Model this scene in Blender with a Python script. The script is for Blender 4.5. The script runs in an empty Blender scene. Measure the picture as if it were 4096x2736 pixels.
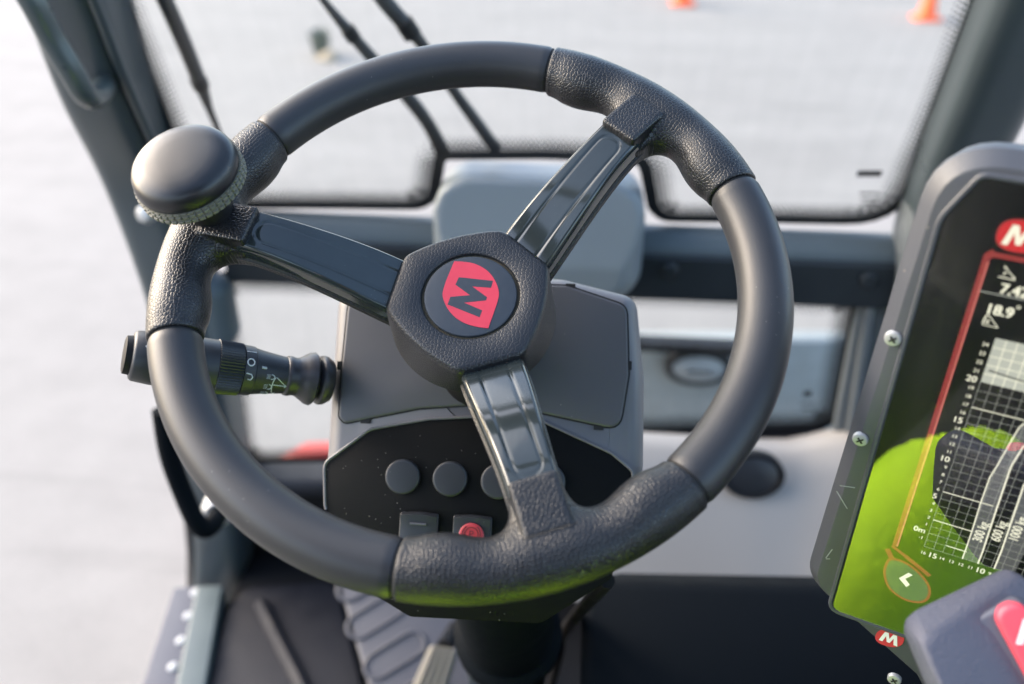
import bpy, bmesh, math, random
import numpy as np
from mathutils import Matrix, Vector
random.seed(4); rng = np.random.default_rng(4)
R = math.radians
sc = bpy.context.scene
col = sc.collection

# ------------------------------------------------------------------ camera
FPX = 3517 * 2347 / 4096            # focal length in pixels of a 2347 px wide picture
PITCH, YAW = R(32), R(5)
CAM = np.array([0.0, 0.0, 1.9])
cam_d = bpy.data.cameras.new('camera'); cam = bpy.data.objects.new('camera', cam_d); col.objects.link(cam)
cam.location = CAM; cam.rotation_euler = (R(90) - PITCH, 0, YAW)
cam_d.sensor_width = 36; cam_d.lens = 36 * 3517 / 4096
cam_d.clip_start = 0.01; cam_d.clip_end = 600
cam_d.dof.use_dof = True; cam_d.dof.focus_distance = 0.535; cam_d.dof.aperture_fstop = 3.6; cam_d.dof.aperture_blades = 9
sc.camera = cam
# ------------------------------------------------------------------ sky, sun, exposure
SUN_EL, SUN_AZ = R(30), R(-72)     # azimuth from +Y towards +X: soft sun on the open door's side
w = bpy.data.worlds.new('World'); sc.world = w; w.use_nodes = True
nt = w.node_tree; bg = nt.nodes['Background']
sky = nt.nodes.new('ShaderNodeTexSky'); sky.sky_type = 'NISHITA'; sky.sun_disc = False
sky.sun_elevation = SUN_EL; sky.sun_rotation = SUN_AZ; sky.dust_density = 2.8; sky.air_density = 1.0; sky.ozone_density = 1.0
nt.links.new(sky.outputs[0], bg.inputs[0]); bg.inputs[1].default_value = 0.15
sl = bpy.data.lights.new('sun', 'SUN'); so = bpy.data.objects.new('sun', sl); col.objects.link(so)
sl.energy = .5; sl.angle = R(85); sl.color = (1, .91, .82)
so.rotation_euler = Vector((-math.sin(SUN_AZ) * math.cos(SUN_EL), -math.cos(SUN_AZ) * math.cos(SUN_EL), -math.sin(SUN_EL))).to_track_quat('-Z', 'Y').to_euler()
sc.view_settings.view_transform = 'Standard'; sc.view_settings.look = 'None'
sc.view_settings.exposure = 2.42; sc.view_settings.gamma = 1; sc.view_settings.use_curve_mapping = False
sc.render.engine = 'CYCLES'
sc.cycles.use_denoising = True; sc.cycles.max_bounces = 10; sc.cycles.transparent_max_bounces = 16
sc.cycles.diffuse_bounces = 5; sc.cycles.glossy_bounces = 5; sc.cycles.caustics_reflective = False; sc.cycles.caustics_refractive = False
sc.cycles.sample_clamp_indirect = 8

# ------------------------------------------------------------------ measuring helpers (picture pixel -> point on a real plane)
def ray(u, v):
    r = (u - 1173.5) / FPX; d = (v - 783.9) / FPX
    fw = math.cos(PITCH) - d * math.sin(PITCH); dn = math.sin(PITCH) + d * math.cos(PITCH)
    return np.array([r * math.cos(YAW) - fw * math.sin(YAW), fw * math.cos(YAW) + r * math.sin(YAW), -dn])
def atY(u, v, Y): d = ray(u, v); return CAM + d * (Y / d[1])
def atX(u, v, X): d = ray(u, v); return CAM + d * (X / d[0])
def atZ(u, v, Z): d = ray(u, v); return CAM + d * ((Z - CAM[2]) / d[2])
def atD(u, v, D): return CAM + ray(u, v) * D
def atP(u, v, O, n): d = ray(u, v); return CAM + d * (np.dot(np.array(O) - CAM, n) / np.dot(d, n))

# ------------------------------------------------------------------ materials
def nodes_of(m):
    m.use_nodes = True; t = m.node_tree; return t, t.nodes['Principled BSDF']
MATS = {}
def mat(name, color, rough=.5, metal=0, bump=None, coat=0, coat_rough=.05, spec=.5, vary=.12, vscale=25, emit=None, speck=0, rvar=.15):
    """bump: list of (kind, scale, strength, distance)"""
    m = bpy.data.materials.new(name); t, b = nodes_of(m); L = t.links
    b.inputs['Roughness'].default_value = rough; b.inputs['Metallic'].default_value = metal
    b.inputs['Specular IOR Level'].default_value = spec
    b.inputs['Coat Weight'].default_value = coat; b.inputs['Coat Roughness'].default_value = coat_rough
    tc = t.nodes.new('ShaderNodeTexCoord')
    nz = t.nodes.new('ShaderNodeTexNoise'); nz.inputs['Scale'].default_value = vscale; nz.inputs['Detail'].default_value = 5
    L.new(tc.outputs['Object'], nz.inputs['Vector'])
    mx = t.nodes.new('ShaderNodeMix'); mx.data_type = 'RGBA'
    mx.inputs[6].default_value = (*[c * (1 - vary) for c in color], 1); mx.inputs[7].default_value = (*[min(1, c * (1 + vary)) for c in color], 1)
    L.new(nz.outputs['Fac'], mx.inputs[0]); last = mx.outputs[2]
    if speck:                       # fine dust specks lying on the surface
        vo = t.nodes.new('ShaderNodeTexVoronoi'); vo.inputs['Scale'].default_value = speck; L.new(tc.outputs['Object'], vo.inputs['Vector'])
        lt = t.nodes.new('ShaderNodeMath'); lt.operation = 'LESS_THAN'; lt.inputs[1].default_value = .055; L.new(vo.outputs['Distance'], lt.inputs[0])
        n2 = t.nodes.new('ShaderNodeTexNoise'); n2.inputs['Scale'].default_value = speck / 9; L.new(tc.outputs['Object'], n2.inputs['Vector'])
        g2 = t.nodes.new('ShaderNodeMath'); g2.operation = 'GREATER_THAN'; g2.inputs[1].default_value = .55; L.new(n2.outputs['Fac'], g2.inputs[0])
        mu = t.nodes.new('ShaderNodeMath'); mu.operation = 'MULTIPLY'; L.new(lt.outputs[0], mu.inputs[0]); L.new(g2.outputs[0], mu.inputs[1])
        ms = t.nodes.new('ShaderNodeMix'); ms.data_type = 'RGBA'; ms.inputs[7].default_value = (.2, .19, .17, 1)
        L.new(mu.outputs[0], ms.inputs[0]); L.new(last, ms.inputs[6]); last = ms.outputs[2]
    L.new(last, b.inputs['Base Color'])
    rv = t.nodes.new('ShaderNodeMapRange'); rv.inputs[1].default_value = .3; rv.inputs[2].default_value = .7; rv.inputs[3].default_value = max(.02, rough * (1 - rvar)); rv.inputs[4].default_value = min(1, rough * (1 + rvar))
    if rvar > .2:                   # wiped and greasy patches
        nr = t.nodes.new('ShaderNodeTexNoise'); nr.inputs['Scale'].default_value = vscale * 1.7; nr.inputs['Detail'].default_value = 7; nr.inputs['Roughness'].default_value = .65; nr.inputs['Distortion'].default_value = 1.2
        L.new(tc.outputs['Object'], nr.inputs['Vector']); L.new(nr.outputs['Fac'], rv.inputs[0])
    else: L.new(nz.outputs['Fac'], rv.inputs[0]); L.new(rv.outputs[0], b.inputs['Roughness'])
    prev = None
    for kind, scale, strength, dist in (bump or []):
        bn = t.nodes.new('ShaderNodeBump'); bn.inputs['Strength'].default_value = strength; bn.inputs['Distance'].default_value = dist
        if kind == 'pebble':
            vo = t.nodes.new('ShaderNodeTexVoronoi'); vo.feature = 'DISTANCE_TO_EDGE'; vo.inputs['Scale'].default_value = scale
            vo.voronoi_dimensions = '2D'; vo.inputs['Randomness'].default_value = .85; L.new(tc.outputs['UV'], vo.inputs['Vector'])
            mr = t.nodes.new('ShaderNodeMapRange'); mr.interpolation_type = 'SMOOTHSTEP'; mr.inputs[1].default_value = 0; mr.inputs[2].default_value = .22
            L.new(vo.outputs['Distance'], mr.inputs[0]); L.new(mr.outputs[0], bn.inputs['Height'])
        else:
            no = t.nodes.new('ShaderNodeTexNoise'); no.inputs['Scale'].default_value = scale; no.inputs['Detail'].default_value = 3
            no.inputs['Distortion'].default_value = .6; L.new(tc.outputs['Object'], no.inputs['Vector']); L.new(no.outputs['Fac'], bn.inputs['Height'])
        if prev: L.new(prev, bn.inputs['Normal'])
        prev = bn.outputs['Normal']
    if prev: L.new(prev, b.inputs['Normal'])
    if emit:
        b.inputs['Emission Color'].default_value = (*emit[0], 1); b.inputs['Emission Strength'].default_value = emit[1]
    MATS[name] = m; return m
def glass_mat(name, tint, ior, rough=0.0, dust=0):
    m = bpy.data.materials.new(name); m.use_nodes = True; t = m.node_tree; t.nodes.clear(); L = t.links
    o = t.nodes.new('ShaderNodeOutputMaterial'); mx = t.nodes.new('ShaderNodeMixShader'); tr = t.nodes.new('ShaderNodeBsdfTransparent')
    gl = t.nodes.new('ShaderNodeBsdfGlossy'); fr = t.nodes.new('ShaderNodeFresnel')
    tr.inputs[0].default_value = (*tint, 1); gl.inputs['Roughness'].default_value = rough; fr.inputs['IOR'].default_value = ior
    ge = t.nodes.new('ShaderNodeNewGeometry'); im = t.nodes.new('ShaderNodeMapRange'); im.inputs[3].default_value = ior; im.inputs[4].default_value = 1 / ior
    L.new(ge.outputs['Backfacing'], im.inputs[0]); L.new(im.outputs[0], fr.inputs['IOR'])   # thin sheet: same reflection from both faces
    L.new(fr.outputs[0], mx.inputs[0]); L.new(tr.outputs[0], mx.inputs[1]); L.new(gl.outputs[0], mx.inputs[2])
    if dust:                        # thin film of road dust and dried drips on the pane
        tc = t.nodes.new('ShaderNodeTexCoord'); mp = t.nodes.new('ShaderNodeMapping'); mp.inputs['Scale'].default_value = (40, 3, 3)
        n = t.nodes.new('ShaderNodeTexNoise'); n.inputs['Scale'].default_value = 1.5; n.inputs['Detail'].default_value = 6; L.new(tc.outputs['Object'], mp.inputs[0]); L.new(mp.outputs[0], n.inputs['Vector'])
        r = t.nodes.new('ShaderNodeMapRange'); r.inputs[1].default_value = .35; r.inputs[2].default_value = .75; r.inputs[3].default_value = 0; r.inputs[4].default_value = dust; L.new(n.outputs['Fac'], r.inputs[0])
        df = t.nodes.new('ShaderNodeBsdfDiffuse'); df.inputs[0].default_value = (.5, .48, .44, 1); m2 = t.nodes.new('ShaderNodeMixShader')
        L.new(r.outputs[0], m2.inputs[0]); L.new(mx.outputs[0], m2.inputs[1]); L.new(df.outputs[0], m2.inputs[2]); mx = m2
    L.new(mx.outputs[0], o.inputs[0])
    MATS[name] = m; return m
M_RIM = mat('smooth_rim_plastic', (.020, .0205, .0225), .43, bump=[('noise', 1100, .3, .0003)], vary=.35, vscale=22, speck=190, rvar=.28)
M_GRIP = mat('pebbled_grip', (.010, .0105, .012), .36, bump=[('pebble', 450, .8, .00021)], vary=.25)
M_HUB = mat('pebbled_hub', (.011, .012, .0145), .40, bump=[('pebble', 440, .8, .00013)], vary=.25, speck=260)
M_GAP = mat('dark_gap', (.006, .006, .006), .7)
M_SPOKE = mat('glossy_spoke_plastic', (.021, .027, .027), .09, coat=.3, coat_rough=.05, vary=.3, vscale=45, bump=[('noise', 40, .05, .001)], speck=420, rvar=.5)
M_EMB = mat('emblem_disc', (.024, .031, .040), .36, vary=.15, vscale=300)
M_DIRT = mat('gritty_ring', (.05, .042, .025), .8, bump=[('noise', 1500, .8, .001)], vary=.5, vscale=900)
M_RED = mat('emblem_red', (.55, .028, .055), .4, vary=.06, vscale=200)
M_KNOB = mat('knob_satin', (.009, .0095, .0115), .36, bump=[('noise', 1600, .12, .0003)], vary=.25, vscale=60)
M_KNURL = mat('olive_knurl', (.15, .145, .11), .5, vary=.2)
M_HOUS = mat('console_grey', (.120, .118, .126), .45, bump=[('noise', 1800, .25, .0003)], vary=.08, speck=140)
M_LID = mat('lid_grey', (.076, .076, .085), .52, bump=[('noise', 1800, .2, .0003)], vary=.06, speck=140)
M_PANEL = mat('switch_panel_black', (.003, .0034, .0034), .55, spec=.1, bump=[('noise', 1400, .5, .0004)], vary=.3, vscale=600, speck=200)
M_BTN = mat('button_grey', (.022, .024, .028), .42, vary=.1, speck=260)
M_BTNRED = mat('switch_red', (.42, .035, .04), .38)
M_INK = mat('print_pale', (.50, .54, .56), .5)
M_INKD = mat('print_dark_red', (.12, .012, .014), .5)
M_STALK = mat('stalk_black', (.018, .020, .024), .45, vary=.15, bump=[('noise', 1500, .2, .0003)])
M_BOOT = mat('boot_rubber', (.028, .027, .030), .38, vary=.2)
M_PILLAR = mat('pillar_paint', (.040, .052, .058), .32, vary=.15, vscale=8)
M_COVER = mat('cover_plastic', (.150, .170, .180), .5, vary=.06, vscale=8)
M_BEAMF = mat('beam_dark_face', (.012, .016, .020), .55, spec=.3)  # dark slate front face plate, darker than the beam paint
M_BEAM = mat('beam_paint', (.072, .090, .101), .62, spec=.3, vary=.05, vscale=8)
M_SEAL = mat('rubber_seal', (.018, .018, .020), .55)
M_HANDLE = mat('handle_paint', (.045, .058, .060), .30, vary=.1)
M_STEEL = mat('bright_bolt', (.42, .42, .42), .4, metal=.4)
M_FRIT = mat('ceramic_frit', (.008, .008, .009), .5)
M_TRIM = mat('grey_trim', (.10, .112, .12), .5, vary=.08, bump=[('noise', 500, .2, .0005)])
M_PALE = mat('pale_moulding', (.31, .284, .258), .55, vary=.05, vscale=6)
M_DBOX = mat('dark_box', (.003, .0045, .0065), .7, spec=.05, vary=.15)
M_MAT = mat('floor_mat', (.010, .011, .016), .6, spec=.3, vary=.1, bump=[('noise', 300, .3, .001)])
M_PLATE = mat('footrest_plate', (.068, .067, .078), .5, vary=.07)
M_SILL = mat('sill_metal', (.10, .125, .125), .45, metal=.0, vary=.1)
M_BLK = mat('matte_black', (.006, .006, .007), .6, spec=.25)
M_STEP = mat('step_paint', (.055, .060, .082), .5)
M_RIVET = mat('rivet_paint', (.42, .43, .44), .4)
M_PED = mat('pedal_rubber', (.17, .155, .125), .7, vary=.2)
M_BEZ = mat('bezel_grey', (.056, .060, .072), .46, vary=.1, bump=[('noise', 900, .2, .0003)], speck=90)
M_SCRBLK = mat('screen_black', (.004, .004, .005), .4, vary=0)
M_JOY = mat('joystick_grey', (.085, .093, .125), .5, vary=.08)
M_JOYT = mat('joystick_texture', (.075, .080, .110), .55, bump=[('noise', 520, .7, .0008)], vary=.12)
M_JOYB = mat('joystick_button', (.72, .075, .11), .4, vary=.05)
M_WHITE = mat('white_print', (.80, .80, .78), .5, vary=.02)
M_CONE = mat('cone_orange', (.85, .13, .03), .5, vary=.06)
M_CONEW = mat('cone_white', (.80, .80, .80), .4)
M_FENDER = mat('red_fender', (.42, .025, .02), .35)
M_MACH = mat('machine_grey', (.22, .245, .25), .5, vary=.15)
M_LIME = mat('hi_vis_lime', (.55, .95, .01), .8, vary=.12, vscale=18, bump=[('noise', 30, .5, .01)])
M_NAVY = mat('navy_cloth', (.006, .007, .010), .85, vary=.3, vscale=30, bump=[('noise', 30, .5, .01)])
M_SKIN = mat('skin', (.46, .26, .18), .5)
M_HAIR = mat('hair', (.05, .03, .02), .6)
M_SEAT = mat('seat_cloth', (.015, .015, .017), .9)
M_LINER = mat('headliner', (.05, .05, .055), .9)
M_GLASS = glass_mat('window_glass', (.91, .935, .925), 1.45, dust=.05)
M_SCRGL = glass_mat('screen_glass', (.96, .96, .96), 2.7, .008, dust=.02)
M_LENS = mat('lamp_lens', (.26, .28, .29), .35)
def emis(name, c, s=1.0): return mat(name, (.02, .02, .02), .6, emit=(c, s), vary=0)
E_WHITE = emis('display_cream', (.80, .78, .60), .30)
E_DIM = emis('display_dim', (.62, .64, .55), .14)
E_GREY = emis('display_grey_field', (.60, .62, .52), .20)
E_BAND = emis('display_band', (.42, .43, .42), .055)
E_RED = emis('display_red', (.80, .06, .05), .09)
E_REDL = emis('display_red_light', (.95, .22, .18), .16)
E_BADGE = emis('display_badge_red', (.75, .01, .015), .20)
E_BTN = emis('display_button', (.20, .28, .16), .08)

# ------------------------------------------------------------------ mesh helpers
WM = {}
def tag(o, label=None, cat=None, group=None, kind=None):
    if label: o['label'] = label
    if cat: o['category'] = cat
    if group: o['group'] = group
    if kind: o['kind'] = kind
    return o
def empty(name, M, label, cat, group=None):
    o = bpy.data.objects.new(name, None); col.objects.link(o); o.empty_display_size = .02
    if not isinstance(M, Matrix): M = Matrix.Translation(Vector([float(c) for c in M]))
    o.matrix_world = M; WM[o] = M
    return tag(o, label, cat, group)
def finish(me, smooth=35):
    if smooth:
        me.polygons.foreach_set('use_smooth', [True] * len(me.polygons))
        me.set_sharp_from_angle(angle=R(smooth))
    return me
def mesh_of(name, V, F, mats, smooth=35, idx=None):
    me = bpy.data.meshes.new(name); me.from_pydata([tuple(map(float, v)) for v in V], [], [tuple(map(int, f)) for f in F])
    for m in (mats if isinstance(mats, (list, tuple)) else [mats]): me.materials.append(m)
    if idx is not None: me.polygons.foreach_set('material_index', list(map(int, idx)))
    bm = bmesh.new(); bm.from_mesh(me); bmesh.ops.recalc_face_normals(bm, faces=bm.faces); bm.to_mesh(me); bm.free()
    return finish(me, smooth)
def part(name, V, F, m, parent=None, local=False, smooth=35, idx=None, loc=None, uv=None):
    V = np.asarray(V, float)
    if parent is not None and not local:
        Mi = np.array(WM[parent].inverted()); V = V @ Mi[:3, :3].T + Mi[:3, 3]
    if parent is None and loc is not None: V = V - np.asarray(loc)
    o = bpy.data.objects.new(name, mesh_of(name, V, F, m, smooth, idx)); col.objects.link(o)
    if uv is not None:
        vi = np.empty(len(o.data.loops), np.int32); o.data.loops.foreach_get('vertex_index', vi)
        o.data.uv_layers.new(name='UVMap').data.foreach_set('uv', np.asarray(uv, np.float32)[vi].ravel())
    if parent is not None: o.parent = parent; WM[o] = WM[parent]
    else:
        WM[o] = Matrix.Translation(Vector([float(c) for c in loc])) if loc is not None else Matrix()
        if loc is not None: o.location = [float(c) for c in loc]
    return o
def share(src, parent, M=None):
    o = bpy.data.objects.new(src.name.split('.')[0], src.data); col.objects.link(o); o.parent = parent
    WM[o] = WM[parent]
    if M is not None: o.matrix_local = M
    return o
def join(*ms):
    V, F, n = [], [], 0
    for v, f in ms:
        V.append(np.asarray(v, float).reshape(-1, 3)); F += [tuple(i + n for i in q) for q in f]; n += len(V[-1])
    return np.concatenate(V), F
def box(c, s, ax=None):
    c = np.array(c, float); A = np.eye(3) if ax is None else np.array(ax, float)
    V = [c + (np.array([x, y, z]) * np.array(s) / 2) @ A for x in (-1, 1) for y in (-1, 1) for z in (-1, 1)]
    return np.array(V), [(0, 1, 3, 2), (4, 6, 7, 5), (0, 4, 5, 1), (2, 3, 7, 6), (0, 2, 6, 4), (1, 5, 7, 3)]
def loft(rings, closed=True, caps=True):
    n = len(rings[0]); V = np.concatenate([np.asarray(r, float) for r in rings]); F = []
    for i in range(len(rings) - 1):
        for j in range(n if closed else n - 1):
            k = (j + 1) % n; F.append((i * n + j, i * n + k, (i + 1) * n + k, (i + 1) * n + j))
    if caps: F.append(tuple(range(n))[::-1]); F.append(tuple((len(rings) - 1) * n + j for j in range(n)))
    return V, F
def nrm(v): v = np.asarray(v, float); return v / np.linalg.norm(v)
def catmull(P, k=8, closed=False):
    P = [np.asarray(p, float) for p in P]; out = []; n = len(P)
    for i in range(n if closed else n - 1):
        g = (lambda j: P[j % n]) if closed else (lambda j: P[min(max(j, 0), n - 1)])
        a, b, c, d = g(i - 1), g(i), g(i + 1), g(i + 2)
        for t in np.linspace(0, 1, k, endpoint=False):
            out.append(.5 * (2 * b + (c - a) * t + (2 * a - 5 * b + 4 * c - d) * t * t + (3 * b - a - 3 * c + d) * t ** 3))
    if not closed: out.append(P[-1])
    return np.array(out)
def sweep(path, prof, up=(0, 0, 1), scale=None, caps=True):
    """prof: list of (a, b) along side and up vectors"""
    path = np.asarray(path, float); rings = []
    for i, p in enumerate(path):
        t = nrm(path[min(i + 1, len(path) - 1)] - path[max(i - 1, 0)])
        s = nrm(np.cross(t, up)); u = np.cross(s, t); k = 1 if scale is None else scale[i]
        rings.append([p + s * a * k + u * b * k for a, b in prof])
    return loft(rings, True, caps)
def circ(r, n=16): return [(r * math.cos(2 * math.pi * i / n), r * math.sin(2 * math.pi * i / n)) for i in range(n)]
def tube(path, r, n=14):
    path = np.asarray(path, float); rings = []; t0 = nrm(path[1] - path[0])
    s = nrm(np.cross(t0, (0.123, .41, .9) if abs(t0[2]) < .9 else (1, .2, 0)))
    rr = r if hasattr(r, '__len__') else [r] * len(path)
    for i, p in enumerate(path):
        t = nrm(path[min(i + 1, len(path) - 1)] - path[max(i - 1, 0)]); s = nrm(s - t * np.dot(s, t)); u = np.cross(t, s)
        rings.append([p + (s * math.cos(a) + u * math.sin(a)) * rr[i] for a in np.linspace(0, 2 * math.pi, n, endpoint=False)])
    return loft(rings)
def rpoly(P, r, seg=5):
    """polygon with filleted corners; r one radius or one per corner"""
    P = [np.asarray(p, float) for p in P]; n = len(P); out = []
    for i in range(n):
        a, b, c = P[i - 1], P[i], P[(i + 1) % n]; rr = r[i] if hasattr(r, '__len__') else r
        u, v = nrm(a - b), nrm(c - b); ang = math.acos(max(-1, min(1, float(np.dot(u, v)))))
        if rr <= 0 or ang > 3.1: out.append(b); continue
        d = min(rr / math.tan(ang / 2), .48 * np.linalg.norm(a - b), .48 * np.linalg.norm(c - b))
        p, q = b + u * d, b + v * d
        for t in np.linspace(0, 1, seg + 1): out.append((1 - t) ** 2 * p + 2 * t * (1 - t) * b + t * t * q)
    return np.array(out)
def area2(P): x, y = P[:, 0], P[:, 1]; return .5 * float(np.sum(x * np.roll(y, -1) - y * np.roll(x, -1)))
def offset(P, d):
    """inward offset of a counter-clockwise outline"""
    P = np.asarray(P, float); e = np.roll(P, -1, 0) - P; e /= np.maximum(np.linalg.norm(e, axis=1), 1e-9)[:, None]
    nn = np.c_[-e[:, 1], e[:, 0]]; pn = np.roll(nn, 1, 0); m = nn + pn; l = np.linalg.norm(m, axis=1); m /= np.maximum(l, 1e-9)[:, None]
    k = 1 / np.maximum(np.sum(m * nn, 1), .5); return P + m * (k * d)[:, None]
class Frame:
    def __init__(s, O, ex, ey):
        s.O = np.array(O, float); s.x = nrm(ex); s.y = nrm(np.array(ey) - s.x * np.dot(ey, s.x)); s.n = np.cross(s.x, s.y)
    def uv(s, u, v, h=0):
        p = atP(u, v, s.O + s.n * h, s.n) - s.O; return np.array([p @ s.x, p @ s.y])
    def pt(s, a, b, h=0): return s.O + s.x * a + s.y * b + s.n * h
    def pts(s, P, h=0): return np.array([s.pt(a, b, h) for a, b in P])
def plate(fr, P, prof):
    """rings of (inset, height) over a plane outline -> solid with rounded edge"""
    P = np.asarray(P, float)
    if area2(P) < 0: P = P[::-1]
    return loft([fr.pts(offset(P, i), h) for i, h in prof])
def rounded(d, h0, h1, r, seg=4):
    return [(0, h0)] + [(r * (1 - math.cos(t)), h1 - r + r * math.sin(t)) for t in np.linspace(0, math.pi / 2, seg + 1)]
def hull(P, bevel=0, seg=3):
    bm = bmesh.new()
    for p in P: bm.verts.new(tuple(map(float, p)))
    r = bmesh.ops.convex_hull(bm, input=bm.verts)
    bmesh.ops.delete(bm, geom=[g for g in r['geom_interior'] if isinstance(g, bmesh.types.BMVert)], context='VERTS')
    bmesh.ops.dissolve_limit(bm, angle_limit=R(4), verts=bm.verts, edges=bm.edges)
    if bevel: bmesh.ops.bevel(bm, geom=list(bm.edges), offset=bevel, segments=seg, affect='EDGES', profile=.5, clamp_overlap=True)
    bm.verts.index_update(); V = np.array([v.co[:] for v in bm.verts]); F = [tuple(v.index for v in f.verts) for f in bm.faces]; bm.free(); return V, F
def lathe(prof, O, ax, n=48, ref=(1, 0, 0)):
    ax = nrm(ax); s = nrm(np.cross(ax, ref)); u = np.cross(ax, s); O = np.array(O)
    return loft([[O + ax * z + (s * math.cos(a) + u * math.sin(a)) * r for a in np.linspace(0, 2 * math.pi, n, endpoint=False)] for r, z in prof])
def surfnets(f, lo, hi, h):
    lo = np.array(lo, float); n = np.ceil((np.array(hi) - lo) / h).astype(int) + 1
    X, Y, Z = np.meshgrid(*[lo[i] + h * np.arange(n[i]) for i in range(3)], indexing='ij')
    D = f(X, Y, Z); S = D < 0
    acc = np.zeros(tuple(n - 1) + (3,)); cnt = np.zeros(tuple(n - 1))
    def sl(o): return tuple(slice(o[i], n[i] - 1 + o[i]) for i in range(3))
    for ax in range(3):
        o1, o2 = [i for i in range(3) if i != ax]
        for a in (0, 1):
            for b in (0, 1):
                p = [0, 0, 0]; p[o1] = a; p[o2] = b; q = list(p); q[ax] = 1
                d0, d1 = D[sl(p)], D[sl(q)]; mm = (d0 < 0) != (d1 < 0)
                t = np.where(mm, d0 / np.where(mm, d0 - d1, 1), 0)
                for k in range(3): acc[..., k] += np.where(mm, (t if k == ax else p[k]), 0)
                cnt += mm
    m = cnt > 0; ids = -np.ones(m.shape, int); ids[m] = np.arange(m.sum())
    I = np.argwhere(m); V = lo + h * (I + acc[m] / cnt[m][:, None])
    F = []
    for ax in range(3):
        o1, o2 = [(1, 2), (2, 0), (0, 1)][ax]
        A = [slice(None)] * 3; B = [slice(None)] * 3; A[ax] = slice(0, -1); B[ax] = slice(1, None)
        s0, s1 = S[tuple(A)], S[tuple(B)]; E = np.argwhere(s0 != s1)
        ok = (E[:, o1] > 0) & (E[:, o2] > 0) & (E[:, o1] < n[o1] - 1) & (E[:, o2] < n[o2] - 1); E = E[ok]
        fl = s0[tuple(E.T)]
        def g(da, db):
            q = E.copy(); q[:, o1] += da; q[:, o2] += db; return ids[tuple(q.T)]
        Q = np.c_[g(-1, -1), g(0, -1), g(0, 0), g(-1, 0)]; Q[~fl] = Q[~fl][:, ::-1]; F.append(Q)
    return V, np.concatenate(F)
def smin(a, b, k): h = np.maximum(k - np.abs(a - b), 0) / k; return np.minimum(a, b) - h * h * h * k / 6
def sd_box(X, Y, Z, c, b, r=0):
    qx, qy, qz = np.abs(X - c[0]) - b[0] + r, np.abs(Y - c[1]) - b[1] + r, np.abs(Z - c[2]) - b[2] + r
    return np.sqrt(np.maximum(qx, 0) ** 2 + np.maximum(qy, 0) ** 2 + np.maximum(qz, 0) ** 2) + np.minimum(np.maximum(qx, np.maximum(qy, qz)), 0) - r
def sd_cap(X, Y, Z, a, b, ra, rb):
    a, b = np.array(a, float), np.array(b, float); d = b - a
    t = np.clip(((X - a[0]) * d[0] + (Y - a[1]) * d[1] + (Z - a[2]) * d[2]) / (d @ d), 0, 1)
    return np.sqrt((X - a[0] - t * d[0]) ** 2 + (Y - a[1] - t * d[1]) ** 2 + (Z - a[2] - t * d[2]) ** 2) - (ra + (rb - ra) * t)
def sstep(x): x = np.clip(x, 0, 1); return x * x * (3 - 2 * x)
def text_mesh(s, size, bold=0.0, align='CENTER', spacing=1.0):
    c = bpy.data.curves.new('t', 'FONT'); c.body = s; c.size = 1; c.align_x = align; c.align_y = 'CENTER'; c.space_character = spacing
    o = bpy.data.objects.new('t', c); col.objects.link(o); bpy.context.view_layer.update()
    me = o.evaluated_get(bpy.context.evaluated_depsgraph_get()).to_mesh()
    V = np.array([v.co[:] for v in me.vertices]) * size; F = [tuple(p.vertices) for p in me.polygons]
    bpy.data.objects.remove(o); bpy.data.curves.remove(c); return V, F

# ================================================================== OUTSIDE
def ground_mat():
    m = bpy.data.materials.new('pale_concrete'); t, b = nodes_of(m); L = t.links
    tc = t.nodes.new('ShaderNodeTexCoord')
    def noise(scale, detail, sx=1, sy=1, rough=.6):
        mp = t.nodes.new('ShaderNodeMapping'); mp.inputs['Scale'].default_value = (sx, sy, 1); mp.inputs['Rotation'].default_value = (0, 0, .1)
        n = t.nodes.new('ShaderNodeTexNoise'); n.inputs['Scale'].default_value = scale; n.inputs['Detail'].default_value = detail; n.inputs['Roughness'].default_value = rough
        L.new(tc.outputs['Object'], mp.inputs[0]); L.new(mp.outputs[0], n.inputs['Vector']); return n.outputs['Fac']
    def ramp(fac, lo, hi, a, c):
        r = t.nodes.new('ShaderNodeMapRange'); r.inputs[1].default_value = lo; r.inputs[2].default_value = hi; r.inputs[3].default_value = a; r.inputs[4].default_value = c
        L.new(fac, r.inputs[0]); return r.outputs[0]
    def mul(a, c):
        x = t.nodes.new('ShaderNodeMath'); x.operation = 'MULTIPLY'; L.new(a, x.inputs[0]); L.new(c, x.inputs[1]); return x.outputs[0]
    v = mul(mul(ramp(noise(.8, 6, .5, 2.0), .3, .7, .92, 1.05), ramp(noise(4.5, 6), .35, .65, .94, 1.04)), ramp(noise(60, 5, 1, 1, .7), .3, .7, .92, 1.06))
    v = mul(v, ramp(noise(1.6, 3, .3, 3), .60, .72, 1.0, .86))          # worn tyre streaks
    c = t.nodes.new('ShaderNodeMix'); c.data_type = 'RGBA'; c.blend_type = 'MULTIPLY'; c.inputs[0].default_value = 1; c.inputs[6].default_value = (.240, .226, .206, 1)
    L.new(v, c.inputs[7]); L.new(c.outputs[2], b.inputs['Base Color']); b.inputs['Roughness'].default_value = .9; return m
M_GROUND = ground_mat()
g = part('ground', [(-250, -250, 0), (250, -250, 0), (250, 250, 0), (-250, 250, 0)], [(0, 1, 2, 3)], M_GROUND, smooth=0); tag(g, 'pale concrete yard around the machine', kind='structure')
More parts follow.
